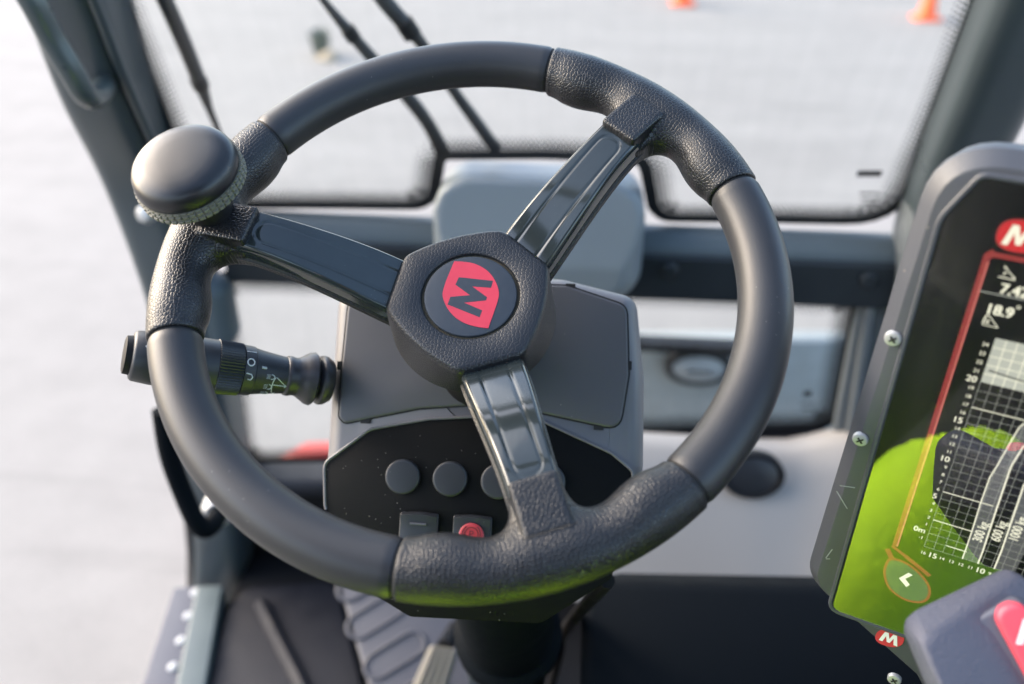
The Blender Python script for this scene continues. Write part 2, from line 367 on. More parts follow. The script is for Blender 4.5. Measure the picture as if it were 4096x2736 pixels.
def cone(u, v, label, h=.50):
    P = atZ(u, v, 0); e = empty('traffic_cone', P, label, 'traffic cone', 'cones set out on the yard')
    fr = Frame(P, (1, 0, 0), (0, 1, 0)); b = .125
    part('base', *plate(fr, rpoly([(-b, -b), (b, -b), (b, b), (-b, b)], .04), rounded(0, 0.002, .03, .012)), M_CONE, e)
    r0, r1 = .088, .022
    rr = lambda z: r0 + (r1 - r0) * (z - .028) / (h - .028)
    part('body', *lathe([(rr(z), z) for z in np.linspace(.028, h, 8)] + [(.012, h + .004)], P, (0, 0, 1), 24), M_CONE, e)
    part('stripe', *lathe([(rr(.24) + .002, .24), (rr(.24) + .003, .241), (rr(.34) + .003, .339), (rr(.34) + .002, .34)], P, (0, 0, 1), 24), M_CONEW, e)
cone(2122, 44, 'orange traffic cone standing beside the right windscreen pillar')
cone(1565, 10, 'orange traffic cone seen straight above the steering wheel, only its base showing')
# small weed clump with a beige stone on the yard
P0 = atZ(738, 128, 0)
wc = empty('weed_clump', P0, 'small grey green weed clump with a beige stone on the yard', 'weed')
M_WEED = mat('weed_leaf', (.12, .14, .11), .8, vary=.4, vscale=12); M_STONE = mat('beige_stone', (.30, .25, .18), .9, vary=.2, vscale=20)
Vw, Fw = [], []
for k in range(90):
    a_ = rng.uniform(0, 6.28); r0_ = rng.uniform(0, .06); ln_ = rng.uniform(.10, .24); ln2 = rng.uniform(.02, .09); w_ = rng.uniform(.008, .018)
    b0 = P0 + np.array([r0_ * math.cos(a_), r0_ * math.sin(a_), .0]); d_ = np.array([math.cos(a_), math.sin(a_), 0]); sd_ = np.array([-d_[1], d_[0], 0]) * w_
    m0 = b0 + d_ * ln2 * .4 + [0, 0, ln_ * .7]; t0_ = b0 + d_ * ln2 + [0, 0, ln_]
    n0 = len(Vw); Vw += [b0 - sd_ * .4, b0 + sd_ * .4, m0 + sd_, m0 - sd_, t0_]; Fw += [(n0, n0 + 1, n0 + 2, n0 + 3), (n0 + 3, n0 + 2, n0 + 4)]
part('leaves', np.array(Vw), Fw, M_WEED, wc, smooth=0)['kind'] = 'stuff'
st_ = hull([P0 + [.10, -.12, .0] + np.array(rng.normal(size=3)) * [.05, .05, .03] + [0, 0, .04] for _ in range(24)], .006)
part('stone', *st_, M_STONE, wc)
# machine front seen through the lower window
e = empty('front_axle_cover', (0.28, 2.0, 0.0), 'grey machine cover with an oval lamp outside the lower window', 'machine cover')
Y0 = 1.75
V, F = hull([atY(u, v, Y) for u, v, Y in [(1400, 775, Y0), (1700, 778, Y0), (1960, 772, Y0), (1380, 1010, Y0), (1980, 1010, Y0), (1400, 760, 2.3), (1960, 757, 2.3), (1380, 960, 2.3), (1980, 960, 2.3)]], .03)
part('cover', V, F, M_MACH, e)
c = atY(1600, 838, Y0 - .01); fr = Frame(c, (1, 0, 0), (0, 0, 1)); oval = np.array([(.078 * math.cos(t), .050 * math.sin(t)) for t in np.linspace(0, 2 * math.pi, 32, endpoint=False)])
o = part('lamp', *plate(fr, oval, [(0, -.03), (0, .012), (.012, .02), (.018, .012)]), M_BLK, e)
part('lens', *plate(fr, oval * .8, [(0, .0), (0, .014), (.02, .024), (.035, .027)]), M_LENS, o)
part('bracket', *box(atY(1560, 790, Y0 - .03), (.3, .04, .02)), M_BLK, e)
V, F = hull([atY(u, v, Y) for u, v, Y in [(640, 1040, 1.55), (900, 1028, 1.55), (600, 1120, 1.55), (900, 1120, 1.55), (690, 1012, 1.9), (900, 1010, 1.9), (640, 1110, 1.9), (900, 1110, 1.9)]], .03)
tag(part('red_fender', V, F, M_FENDER, loc=V.mean(0)), 'red fender outside the lower front window', 'fender')

# ================================================================== CAB
cab = empty('cab_frame', (-.065, .6, .7), 'dark painted cab frame with pillars, front beam and windows', 'vehicle cab')
FLOOR = .75
RAKE = -.45
def ws(u, v):                      # upper windscreen, leaning back towards the roof
    return atP(u, v, (0, 1.12, 1.41), nrm((0, 1, -RAKE)))
WF = Frame((0, 1.12, 1.41), (1, 0, 0), (0, RAKE, 1))
def wsY(u, v, dy): return atY(u, v, ws(u, v)[1] + dy)      # same sight line, dy nearer
def rp(w_, d_, r): return rpoly([(-w_, -d_), (w_, -d_), (w_, d_), (-w_, d_)], r, 5)
# left A pillar
lp = [wsY(60, -380, -.02), wsY(120, -180, -.02), wsY(182, 0, -.03), wsY(245, 190, -.035), wsY(330, 390, -.03), atY(418, 650, 1.07), atY(470, 900, 1.07), atY(505, 1100, 1.07), atY(515, 1230, 1.07), atY(508, 1330, 1.07), atY(500, 1420, 1.06)]
pl = part('pillar', *sweep(catmull(lp, 8), rp(.044, .05, .03), up=(0, -1, 0)), M_PILLAR, cab)
part('door_seal', *tube(catmull([wsY(20, -100, -.05), wsY(95, 50, -.05), wsY(165, 200, -.05), wsY(255, 400, -.05), atY(348, 650, 1.04), atY(415, 980, 1.04), atY(443, 1240, 1.04), atY(452, 1350, 1.04)], 8), .012), M_SEAL, pl)
# a raised rib down the pillar
part('rib', *tube(catmull([wsY(170, -100, -.075), wsY(215, 0, -.08), wsY(290, 190, -.085), wsY(375, 390, -.08), atY(455, 640, 1.015)], 8), .006), M_PILLAR, pl)
# right A pillar
rpth = [wsY(2438, -200, -.02), wsY(2366, -40, -.02), wsY(2280, 160, -.02), wsY(2191, 370, -.02), atY(2145, 540, 1.08), atY(2115, 700, 1.09), atY(2085, 900, 1.09), atY(2060, 1100, 1.09)]
pr = part('pillar', *sweep(catmull(rpth, 8), rp(.043, .045, .03), up=(0, -1, 0)), M_PILLAR, cab)
part('sleeve', *sweep(catmull([wsY(2176, 435, -.02), atY(2145, 540, 1.08), atY(2117, 690, 1.09)], 8), rp(.0465, .0485, .03), up=(0, -1, 0)), M_TRIM, pr)
# front cross beam
zt, zb = atY(700, 480, 1.125)[2], atY(1700, 688, 1.075)[2]
xl, xr = -.50, .43
prof = rpoly([(1.075, zb), (1.125, zb), (1.125, zt), (1.092, zt), (1.075, zt - .018)], [.006, .006, .012, .02, .02], 5)
part('cross_beam', *loft([[(x, y, z) for y, z in prof] for x in (xl, xr)]), M_BEAM, cab)
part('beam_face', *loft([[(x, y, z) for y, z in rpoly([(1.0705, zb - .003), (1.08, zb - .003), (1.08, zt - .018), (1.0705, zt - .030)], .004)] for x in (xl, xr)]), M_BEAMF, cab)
for u, v in ((1535, 618), (1990, 640)):
    part('bolt', *lathe([(.012, 0), (.012, .004), (.008, .007)], atY(u, v, 1.071), (0, -1, 0), 18), M_BEAMF, cab)
# wiper motor cover in the middle of the beam
bx0, bx1 = atY(985, 440, 1.03)[0], atY(1487, 440, 1.03)[0]; bz1 = atY(1240, 362, 1.13)[2]; bz0 = atY(1240, 705, 1.01)[2]
def fbox(X, Y, Z):
    d = sd_box(X, Y, Z, ((bx0 + bx1) / 2, 1.075, (bz0 + bz1) / 2), ((bx1 - bx0) / 2, .075, (bz1 - bz0) / 2), .048)
    return np.maximum(d, -(Y - .985 - .35 * np.maximum(0, Z - (bz1 - .10)) - .02) )
V, F = surfnets(fbox, (bx0 - .02, .97, bz0 - .02), (bx1 + .02, 1.17, bz1 + .02), .005)
part('wiper_motor_cover', V, F, M_COVER, cab, smooth=60)
# upper windscreen with black edge and dots
up_out = [WF.uv(*q) for q in [(262, -30), (395, 296), (500, 462), (700, 462), (958, 464), (988, 444), (1003, 348), (1240, 346), (1482, 354), (1504, 470), (1525, 492), (1800, 495), (2043, 499), (2160, 240), (2266, -30)]]
tl, tr = WF.uv(262, -30), WF.uv(2266, -30)
up_out = [tl + [-.02, .42]] + up_out + [tr + [.02, .42]]
up_r = [.05, .02, .05, .055, .0, .03, .03, .02, 0, .03, .02, .03, 0, .06, 0, .02, .05]
UP = rpoly(up_out, up_r, 6)
if area2(UP) < 0: UP = UP[::-1]
def pane(name, fr, P, lab=None):
    o = part(name, fr.pts(P), [tuple(range(len(P)))], M_GLASS, cab, smooth=0)
    if lab: o['label'] = lab
    return o
def resample(P, step):
    Q = np.vstack([P, P[:1]]); s = np.r_[0, np.cumsum(np.linalg.norm(np.diff(Q, axis=0), axis=1))]; n = int(s[-1] / step)
    t = np.arange(n) * s[-1] / n; return np.c_[np.interp(t, s, Q[:, 0]), np.interp(t, s, Q[:, 1])]
def frit(fr, P, parent, w0=.012, w1=.004, side=-.003):
    A, B = offset(P, -w0), offset(P, w1); n = len(P); V = np.vstack([fr.pts(A, -side), fr.pts(B, -side)])
    part('edge_band', V, [(i, (i + 1) % n, n + (i + 1) % n, n + i) for i in range(n)], M_FRIT, parent, smooth=0)
    Vd, Fd = [], []
    for k, (d, r) in enumerate(((.0070, .0032), (.0124, .0029), (.0178, .0024), (.0230, .0017), (.0275, .0011))):
        Q = offset(resample(P, .0033), d)[k % 2::2]
        for p in Q:
            b = len(Vd); Vd += [fr.pt(p[0] + r * math.cos(t), p[1] + r * math.sin(t), -side) for t in np.arange(7) * 2 * math.pi / 7]; Fd.append(tuple(range(b, b + 7)))
    o = part('edge_dots', np.array(Vd), Fd, M_FRIT, parent, smooth=0); o['kind'] = 'stuff'
wup = pane('windscreen', WF, offset(UP, -.012)); frit(WF, UP, wup)
# glass maker's mark, a few rows of tiny print in the corner
def mark(fr, u, v, rows, parent):
    V, F = [], []
    for dv, w_, h_, n in rows:
        for i in range(n):
            p = fr.uv(u - w_ / 2 + w_ * (i + .5) / n, v + dv); s = .0011 * w_ / n * .5 / 2; hh = .0011 * h_ / 2
            b = len(V); V += [fr.pt(p[0] - s, p[1] - hh, .003), fr.pt(p[0] + s, p[1] - hh, .003), fr.pt(p[0] + s, p[1] + hh, .003), fr.pt(p[0] - s, p[1] + hh, .003)]; F.append((b, b + 1, b + 2, b + 3))
    part('glass_mark', np.array(V), F, M_FRIT, parent, smooth=0)['kind'] = 'stuff'
mark(WF, 1992, 394, [(0, 56, 9, 6), (45, 46, 3, 9), (58, 40, 3, 8), (70, 30, 3, 6)], wup)
# lower window
LF = Frame((0, 1.12, 1.2), (1, 0, 0), (0, 0, 1))
low = rpoly([LF.uv(500, 632), LF.uv(562, 1052), LF.uv(1000, 1045), LF.uv(1450, 985), LF.uv(1902, 970), LF.uv(1957, 680)], [.03, .03, 0, .02, .03, .02], 6)
if area2(low) < 0: low = low[::-1]
wlo = pane('lower_window', LF, offset(low, -.012)); frit(LF, low, wlo)
mark(LF, 1850, 900, [(0, 20, 10, 3), (22, 34, 3, 6), (36, 30, 3, 5)], wlo)
# frame below and beside the lower window
fb = [LF.uv(*q) for q in [(440, 1060), (640, 1064), (1000, 1060), (1450, 1000), (1700, 990), (2020, 982), (2020, 1500), (440, 1500)]]
part('firewall', *plate(Frame((0, 1.10, 1.2), (1, 0, 0), (0, 0, 1)), np.array(fb), [(0, -.02), (0, .004), (.004, .008)]), M_BLK, cab)
a, b = atY(560, 1100, 1.07), atY(900, 1095, 1.07)
part('ledge', *sweep([a, b], rp(.03, .016, .012), up=(0, 0, 1)), M_MAT, cab)
V, F = hull([atY(1962, 690, 1.085), atY(2100, 690, 1.085), atY(1903, 1000, 1.085), atY(2060, 1000, 1.085), atY(1962, 690, 1.14), atY(2100, 690, 1.14), atY(1903, 1000, 1.14), atY(2060, 1000, 1.14)], .012)
part('side_trim', V, F, M_TRIM, cab)
part('trim_rib', *tube([atY(1995, 700, 1.082), atY(1950, 985, 1.082)], .008), M_TRIM, cab)
# pale moulded side cover below the lower window
rows = []
for v, Y, in ((1000, 1.095), (1012, 1.075), (1040, 1.05), (1110, 1.02), (1200, .985), (1300, .945), (1400, .91)):
    xs = np.linspace(-.02, .50, 16); z = atY(1650, v, Y)[2]
    rows.append([(x, Y + .10 * max(0, (x - .30)) ** 1.0 - .12 * max(0, (x - .36)), z + .035 * sstep((x - .32) / .12)) for x in xs])
V, F = loft(rows, False, False)
ob = part('side_moulding', V, F, M_PALE, cab, smooth=80)
# oval speaker recess on the moulding
c = atY(1725, 1088, 1.018); fr = Frame(c, (1, .03, 0), (0, .30, .9))
oval = np.array([(.046 * math.cos(t), .036 * math.sin(t)) for t in np.linspace(0, 2 * math.pi, 36, endpoint=False)])
sp = part('vent', *plate(fr, oval, [(0, -.012), (0, .006), (.003, .009), (.007, .008), (.010, .003)]), M_BLK, cab)
part('vent_core', *plate(fr, oval * .8, [(0, -.01), (0, .004), (.004, .006)]), M_BTN, sp)
# floor, sill
part('floor_pan', *box((0, .40, FLOOR - .02), (1.12, 1.5, .04)), M_BLK, cab)
s0, s1 = atZ(480, 1345, FLOOR + .03), atZ(438, 1568, FLOOR + .03)
sd = nrm(s1 - s0); s1 = s0 + sd * 1.1
part('sill', *sweep([s0, s1], rpoly([(-.021, -.05), (.021, -.05), (.021, .004), (-.021, .0)], .004), up=(0, 0, 1)), M_SILL, cab)
t0, t1 = atZ(452, 1345, FLOOR), atZ(385, 1568, FLOOR); td = nrm(t1 - t0)
so_ = part('outer_step', *sweep([t0 + [-.012, 0, -.012], t0 + [-.012, 0, -.012] + td * 1.0], rpoly([(-.03, -.02), (.03, -.02), (.03, .010), (-.03, .010)], .004), up=(0, 0, 1)), M_STEP, cab)
for i in range(9):
    p = t0 + [0, 0, -.002] + td * (.012 + .05 * i)
    part('rivet', *lathe([(.0085, -.002), (.0085, .002), (.006, .005), (.001, .006)], p, (0, 0, 1), 14), M_RIVET, so_)
# roof, rear and right side so the cab closes behind and above (glass roof front)
part('roof', *box((-.065, -.64, 2.30), (1.25, .76, .05)), M_LINER, cab)
for x in (-.62, .50): part('roof_rail', *box((x, .28, 2.28), (.07, 1.2, .07)), M_PILLAR, cab)
part('front_header', *box((-.065, .82, 2.26), (1.15, .06, .08)), M_PILLAR, cab)
for y in (-.1, .22, .52): part('roof_bar', *box((-.065, y, 2.29), (1.08, .025, .02)), M_PILLAR, cab)
part('roof_glass', [(-.6, -.26, 2.315), (.48, -.26, 2.315), (.48, .82, 2.315), (-.6, .82, 2.315)], [(0, 1, 2, 3)], M_GLASS, cab, smooth=0)
part('rear_wall', *box((-.065, -.98, 1.25), (1.2, .05, 1.0)), M_LINER, cab)
part('right_wall', *box((.56, -.2, 1.02), (.05, 1.5, .66)), M_BLK, cab)
part('rear_post', *box((-.64, -.92, 1.5), (.09, .12, 1.6)), M_PILLAR, cab)
part('rear_post', *box((.52, -.92, 1.5), (.09, .12, 1.6)), M_PILLAR, cab)
part('side_window', [(.56, .98, 1.36), (.56, -.85, 1.36), (.56, -.85, 2.26), (.56, .78, 2.26)], [(0, 1, 2, 3)], M_GLASS, cab, smooth=0)

# wipers
def wiper(name, pts, radii, label, extra=None):
    e_ = empty(name, pts[-1], label, 'wiper', 'windscreen wipers')
    part('arm', *tube(catmull(pts, 6), radii if not hasattr(radii, '__len__') else np.interp(np.linspace(0, 1, (len(pts) - 1) * 6 + 1), np.linspace(0, 1, len(radii)), radii), 10), M_SEAL, e_)
    return e_
def wo(u, v, d=.03): return atP(u, v, np.array([0, 1.12, 1.41]) + nrm((0, 1, -RAKE)) * d, nrm((0, 1, -RAKE)))
e1 = wiper('windscreen_wiper', [wo(690, -70), wo(745, 5), wo(800, 72), wo(850, 130), wo(945, 235), wo(985, 290), wo(1015, 350)], [.0045, .0045, .007, .0075, .009, .009, .011], 'thin black wiper arm rising from the corner of the motor cover')
part('joint', *tube([wo(795, 65), wo(812, 88)], .009, 10), M_BLK, e1)
e2 = wiper('windscreen_wiper', [wo(800, -110), wo(880, 0), wo(930, 58), wo(970, 105), wo(1045, 215), wo(1085, 270), wo(1135, 340)], [.009, .0095, .0095, .007, .007, .008, .009], 'thick black wiper blade arm beside the thin arm, above the motor cover')
part('joint', *tube([wo(925, 50), wo(945, 80)], .0115, 10), M_BLK, e2)
e3 = wiper('windscreen_wiper', [wo(330, -100), wo(378, 0), wo(420, 95), wo(458, 190), wo(480, 250), wo(500, 300), wo(515, 350)], [.0095, .0095, .0095, .009, .005, .004, .004], 'dark wiper standing along the left windscreen edge behind the knob')
part('blade_end', *tube([wo(452, 178), wo(462, 200)], .0105, 10), M_BLK, e3)
# grab handles
P = catmull([atD(-60, -190, .80), atD(60, -20, .83), atD(120, 90, .86), atD(165, 165, .88), atD(193, 212, .90), atD(218, 222, .93), atD(240, 195, .98), atD(248, 168, 1.04)], 8)
h1 = empty('grab_handle', P[-1], 'long dark green grab handle on the upper left pillar', 'grab handle')
part('tube', *tube(P, .0125, 18), M_HANDLE, h1)
part('mount', *lathe([(.021, -.012), (.021, .012), (.016, .018)], P[-1], P[-2] - P[-1], 20), M_HANDLE, h1)
P = catmull([atD(372, 940, .98), atD(388, 1040, 1.0), atD(420, 1130, 1.02), atD(448, 1192, 1.03), atD(470, 1212, 1.04), atD(492, 1195, 1.06), atD(502, 1165, 1.09)], 8)
h2 = empty('grab_handle', P[-1], 'short dark grab handle low on the left pillar below the wheel', 'grab handle')
part('tube', *tube(P, .0115, 18), M_DBOX, h2)
part('mount', *lathe([(.02, -.012), (.02, .010), (.015, .016)], P[-1], P[-2] - P[-1], 20), M_STEEL, h2)
# striker bolt and hinge cover on the left pillar
p = wsY(342, 485, -.10)
tag(part('door_striker', *lathe([(.016, -.02), (.016, .004), (.013, .012), (.006, .016)], p, (-.35, -.8, .3), 22), M_STEEL, loc=p), 'shiny round striker bolt on the left pillar behind the knob', 'bolt')
p = atY(497, 712, 1.06)
o = part('hinge_cover', *surfnets(lambda X, Y, Z: sd_box(X, Y, Z, (0, 0, 0), (.026, .03, .055), .024), (-.04, -.045, -.07), (.04, .045, .07), .004), M_BEAM, loc=(0, 0, 0), smooth=70)
o.location = p; tag(o, 'rounded grey hinge cover on the left pillar behind the wheel rim', 'hinge cover')

# floor things, lower left
P = [atZ(u, v, FLOOR + .012) for u, v in ((560, 1345), (770, 1330), (830, 1568), (900, 1800), (390, 1800), (455, 1620), (520, 1400))]
fr = Frame((0, 0, FLOOR), (1, 0, 0), (0, 1, 0))
mt = part('floor_mat', *plate(fr, rpoly([p[:2] for p in P], .03), rounded(0, .001, .012, .005)), M_MAT, loc=P[0]); tag(mt, 'dark rubber floor mat with a long raised ridge beside the sill', 'floor mat')
ridge = catmull([atZ(u, v, FLOOR + .013) for u, v in ((598, 1385), (640, 1470), (690, 1568), (740, 1680))], 6)
part('ridge', *tube(ridge, .012, 10), M_MAT, mt)
PF = Frame(atD(900, 1480, 1.28), (1, 0, 0), (0, .93, .38))
pp = [PF.uv(*q) for q in ((768, 1310), (960, 1310), (1080, 1400), (1090, 1700), (880, 1700))]
pt_ = part('footrest', *plate(PF, rpoly(pp, .02), rounded(0, -.02, 0, .006)), M_PLATE, loc=PF.O); tag(pt_, 'sloping grey footrest plate with slanted raised slots under the console', 'footrest')
for cu, cv, ln in ((862, 1412, 62), (905, 1502, 66), (835, 1330, 55), (950, 1596, 66)):
    c0, c1 = PF.uv(cu - ln * .62, cv + ln * .38), PF.uv(cu + ln * .62, cv - ln * .38); d = nrm(c1 - c0); nn_ = np.array([-d[1], d[0]]); rr = .018
    st = [c1 + rr * (d * math.cos(t) - nn_ * math.sin(t)) for t in np.linspace(math.pi / 2, -math.pi / 2, 9)] + [c0 + rr * (-d * math.cos(t) + nn_ * math.sin(t)) for t in np.linspace(math.pi / 2, -math.pi / 2, 9)]
    path = [PF.pt(a, b, .001) for a, b in st]
    part('raised_slot', *tube(path + path[:1], .0030, 8), M_PLATE, pt_)
pe = empty('brake_pedal', atD(1000, 1530, 1.2), 'worn tan ribbed pedal pad below the column', 'pedal')
PE = Frame(atD(1000, 1530, 1.17), (.93, .25, 0), (-.25, .75, .6))
pp = [PE.uv(*q) for q in ((985, 1478), (1052, 1490), (1010, 1640), (925, 1620))]
part('pad', *plate(PE, rpoly(pp, .008), rounded(0, -.012, 0, .004)), M_PED, pe)
for k in range(4):
    t = .18 + .21 * k
    a_, b_ = pp[0] * (1 - t) + pp[1] * t, pp[3] * (1 - t) + pp[2] * t
    part('rib', *tube([PE.pt(*a_, .001), PE.pt(*b_, .001)], .0035, 8), M_PED, pe)
part('arm', *tube([PE.pt(*(pp[0] * .5 + pp[1] * .5), -.01), atD(1045, 1440, 1.25)], .012, 10), M_BLK, pe)
# dark box at the right of the footwell
V, F = hull([atD(u, v, d) for u, v, d in ((1335, 1330, .86), (1870, 1345, .86), (2150, 1352, .86), (1325, 1750, .74), (2150, 1750, .74), (1400, 1312, 1.0), (2180, 1325, 1.0), (1330, 1650, 1.1), (2180, 1650, 1.1))], .012)
tag(part('side_console', V, F, M_DBOX, loc=V.mean(0)), 'large dark side console box below the pale moulding', 'side console')

# ================================================================== STEERING WHEEL
WS = .17
WC = atD(1173.5 + FPX * (-.1516 / 3.0095), 783.9 + FPX * (-.2149 / 3.0095), 3.0095 * WS)
EL = R(60.05)
WX, WY, WN = np.array([1., 0, 0]), np.array([0, math.sin(EL), math.cos(EL)]), np.array([0, -math.cos(EL), math.sin(EL)])
WMAT = Matrix([[WX[i], WY[i], WN[i], WC[i]] for i in range(3)] + [[0, 0, 0, 1]])
WFR = Frame(WC, WX, WY)
wheel = empty('steering_wheel', WMAT, 'black three spoke steering wheel with red emblem hub and pebbled grips', 'steering wheel')
SP = [50.4, 170.4, -69.6]; HALF = 26.0
def rotz(d): return Matrix.Rotation(R(d), 4, 'Z')
# smooth rim sections, tube with a seam groove on its inner flank
arcs = []
prof = []
for i in range(132):
    t = 2 * math.pi * i / 132; rr = .0153
    dg = math.degrees(t); rr -= .0009 * sstep((dg - 203) / 3) * (1 - sstep((dg - 330) / 3)) + .0006 * math.exp(-((dg - 204) / 2.2) ** 2)
    prof.append((.1700 + rr * math.cos(t), rr * math.sin(t)))
a0, a1 = R(HALF + .55), R(120 - HALF - .55)
rings = []
for k, a in enumerate(np.linspace(a0, a1, 70)):
    e_ = min(k, 69 - k); sh = (1 - .05 * (e_ == 0))
    rings.append([((.17 + (r - .17) * sh) * math.cos(a), (.17 + (r - .17) * sh) * math.sin(a), z * sh) for r, z in prof])
rim0 = part('rim_section', *loft(rings), M_RIM, wheel, local=True, smooth=30); rim0.matrix_local = rotz(SP[0])
for s in SP[1:]: share(rim0, wheel, rotz(s))
# gap liners at the six seams
gp = loft([[((.17 + .0140 * math.cos(t)) * math.cos(a), (.17 + .0140 * math.cos(t)) * math.sin(a), .0140 * math.sin(t)) for t in np.linspace(0, 2 * math.pi, 24, endpoint=False)] for a in (R(-.9), R(.9))])
sl0 = None
for s in SP:
    for d in (-HALF - .25, HALF + .25):
        if sl0 is None: sl0 = part('seam', *gp, M_GAP, wheel, local=True); sl0.matrix_local = rotz(s + d)
        else: share(sl0, wheel, rotz(s + d))
# grips: swollen tube that melts into the spoke root
def fgrip(X, Y, Z):
    r = np.hypot(X, Y); ph = np.degrees(np.arctan2(Y, X)); ap = np.abs(ph)
    dl = .0038 * np.exp(-((ap - 18.5) / 6.0) ** 2) * sstep((26.5 - ap) / 5.0) - .0006 * np.exp(-((ap - 10.5) / 4) ** 2)
    rt = .0158 + dl * .5; d = np.hypot(r - (.17 - dl * .5), Z * np.where(Z < 0, 1.0, 1.0)) - rt
    stub = sd_box(X, Y, Z, (.143, 0, -.0015), (.022, .0146, .0100), .006)
    d = smin(d, stub, .028)
    d = smin(d, sd_box(X, Y, Z, (.1462, 0, .0088), (.0150, .0128, .0082), .0020), .0016)
    # flat root facing the spoke cover and flat ends at the seams
    d = np.maximum(d, .1335 - X - .002 * np.abs(Z) / .01)
    c, s = math.cos(R(HALF)), math.sin(R(HALF))
    for sg in (1, -1):
        e_ = (sg * Y * c - X * s); q = e_ + .0012
        d = np.where(q > 0, np.where(d > -.0012, np.hypot(np.maximum(d + .0012, 0), q) - .0012, e_), d)
        d = np.maximum(d, e_)
    return d
V, F = surfnets(fgrip, (.120, -.092, -.030), (.194, .092, .030), .0011)
rr_ = np.hypot(V[:, 0], V[:, 1]); tt_ = np.arctan2(V[:, 2], rr_ - .168)
tt_ = np.where(tt_ < -math.pi / 2 - .6, tt_ + 2 * math.pi, tt_)
guv = np.c_[np.arctan2(V[:, 1], V[:, 0]) * .17, tt_ * .0175]
inn = ((V[:, 0] < .150) & (np.abs(V[:, 1]) < .0185)) | ((V[:, 0] < .1612) & (np.abs(V[:, 1]) < .0132) & (V[:, 2] > .009))                      # on the spoke root: map from above
guv[inn] = np.c_[V[inn, 1], .0175 * math.pi + (.152 - V[inn, 0]) - np.sign(V[inn, 2]) * 0]
grip0 = part('grip', V, F, M_GRIP, wheel, local=True, smooth=0, uv=guv); grip0.matrix_local = rotz(SP[0])
finish(grip0.data, 50)
for s in SP[1:]: share(grip0, wheel, rotz(s))
# spokes: glossy cover with a shallow channel, leather core below
def ztop(r): return .0125 - .0365 * np.clip((.140 - r) / .096, 0, 1.1) ** 1.55
def hw(r): return .0138 + .0052 * sstep((.140 - r) / .1)
rings = []
for r in np.linspace(.040, .1372, 84):
    h = hw(r); z = ztop(r); ring = []
    ed = sstep((.1372 - r) / .0022); drop = .0016 * (1 - ed)
    ys = np.linspace(-(h - .0026), h - .0026, 61)
    cw = .0074 + .0012 * (.137 - r) / .1
    for y in ys:
        if r < .122: sd = abs(y) - cw
        else: sd = math.hypot(y, r - .122) - cw
        dep = .0002 * (1 - sstep((sd + .0008) / .0016)) + .00034 * math.exp(-(sd / .0009) ** 2)
        ring.append((r, y, z - dep * 1.0 - drop))
    for k in (1, 2, 3): ring.append((r, h - .0026 + .0022 * k / 3, z - drop - .0022 * (k / 3) ** 1.6))
    ring += [(r, h, z - .0040), (r, h + .0004, z - .0120), (r, h - .002, z - .0130), (r, -h + .002, z - .0130), (r, -h - .0004, z - .0120), (r, -h, z - .0040)]
    for k in (3, 2, 1): ring.append((r, -(h - .0026 + .0022 * k / 3), z - drop - .0022 * (k / 3) ** 1.6))
    rings.append(ring)
cov0 = part('spoke_cover', *loft(rings), M_SPOKE, wheel, local=True, smooth=32); cov0.matrix_local = rotz(SP[0])
rings = []
for r in np.linspace(.036, .150, 30):
    h = hw(min(r, .137)) + .0016; z = ztop(min(r, .140)) - .0112
    rings.append([(r, h - .0015, z), (r, h, z - .0015), (r, h, z - .0055), (r, h - .004, z - .0095), (r, -h + .004, z - .0095), (r, -h, z - .0055), (r, -h, z - .0015), (r, -h + .0015, z)])
V, F = loft(rings); core0 = part('spoke_core', V, F, M_GRIP, wheel, local=True, uv=np.c_[V[:, 0], V[:, 2] + V[:, 1]]); core0.matrix_local = rotz(SP[0])
for s in SP[1:]: share(cov0, wheel, rotz(s)); share(core0, wheel, rotz(s))
# hub
NH = 360; th = np.arange(NH) * 2 * math.pi / NH
dense = []
for s in SP:
    A, B = R(s - 22), R(s + 22); C2 = R(s + 98)
    p0, p1, p2 = [.0522 * np.array([math.cos(x), math.sin(x)]) for x in (A, B, C2)]
    dense += [p0 + (p1 - p0) * t for t in np.linspace(0, 1, 40, endpoint=False)]
    mid = nrm(p1 + p2) * .0458
    for t in np.linspace(0, 1, 80, endpoint=False):
        cc = 2 * mid - .5 * (p1 + p2); dense.append((1 - t) ** 2 * p1 + 2 * t * (1 - t) * cc + t * t * p2)
dense = np.array(dense); da = np.unwrap(np.arctan2(dense[:, 1], dense[:, 0])); dr = np.hypot(dense[:, 0], dense[:, 1])
o_ = np.argsort(np.mod(da, 2 * math.pi)); rho = np.interp(th, np.mod(da, 2 * math.pi)[o_], dr[o_], period=2 * math.pi)
ker = np.exp(-.5 * (np.arange(-15, 16) / 2.8) ** 2); ker /= ker.sum(); rho = np.convolve(np.r_[rho[-15:], rho, rho[:15]], ker, 'valid')
HZ = -.0175
def hring(off, z, blend=0): return np.c_[((rho - off) * (1 - blend) + .0518 * blend) * np.cos(th), ((rho - off) * (1 - blend) + .0518 * blend) * np.sin(th), np.full(NH, z)]
def cring(r, z): return np.c_[r * np.cos(th), r * np.sin(th), np.full(NH, z)]
rings = [cring(.042, -.0455), hring(-.001, -.0445, .9), hring(-.0012, -.042, .75), hring(-.0008, -.035, .35), hring(-.0004, -.028, .08), hring(0, HZ - .0055), hring(.0003, HZ - .0036), hring(.0011, HZ - .0018), hring(.0022, HZ - .0006), hring(.0036, HZ), cring(.0306, HZ), cring(.0299, HZ - .0005), cring(.0294, HZ - .0024)]
V, F = loft(rings); ra_ = np.hypot(V[:, 0], V[:, 1]); wall = np.maximum(0, HZ - .003 - V[:, 2]); k_ = 1 + wall / np.maximum(ra_, .01)
hub = part('hub', V, F, M_HUB, wheel, local=True, smooth=45, uv=V[:, :2] * k_[:, None])
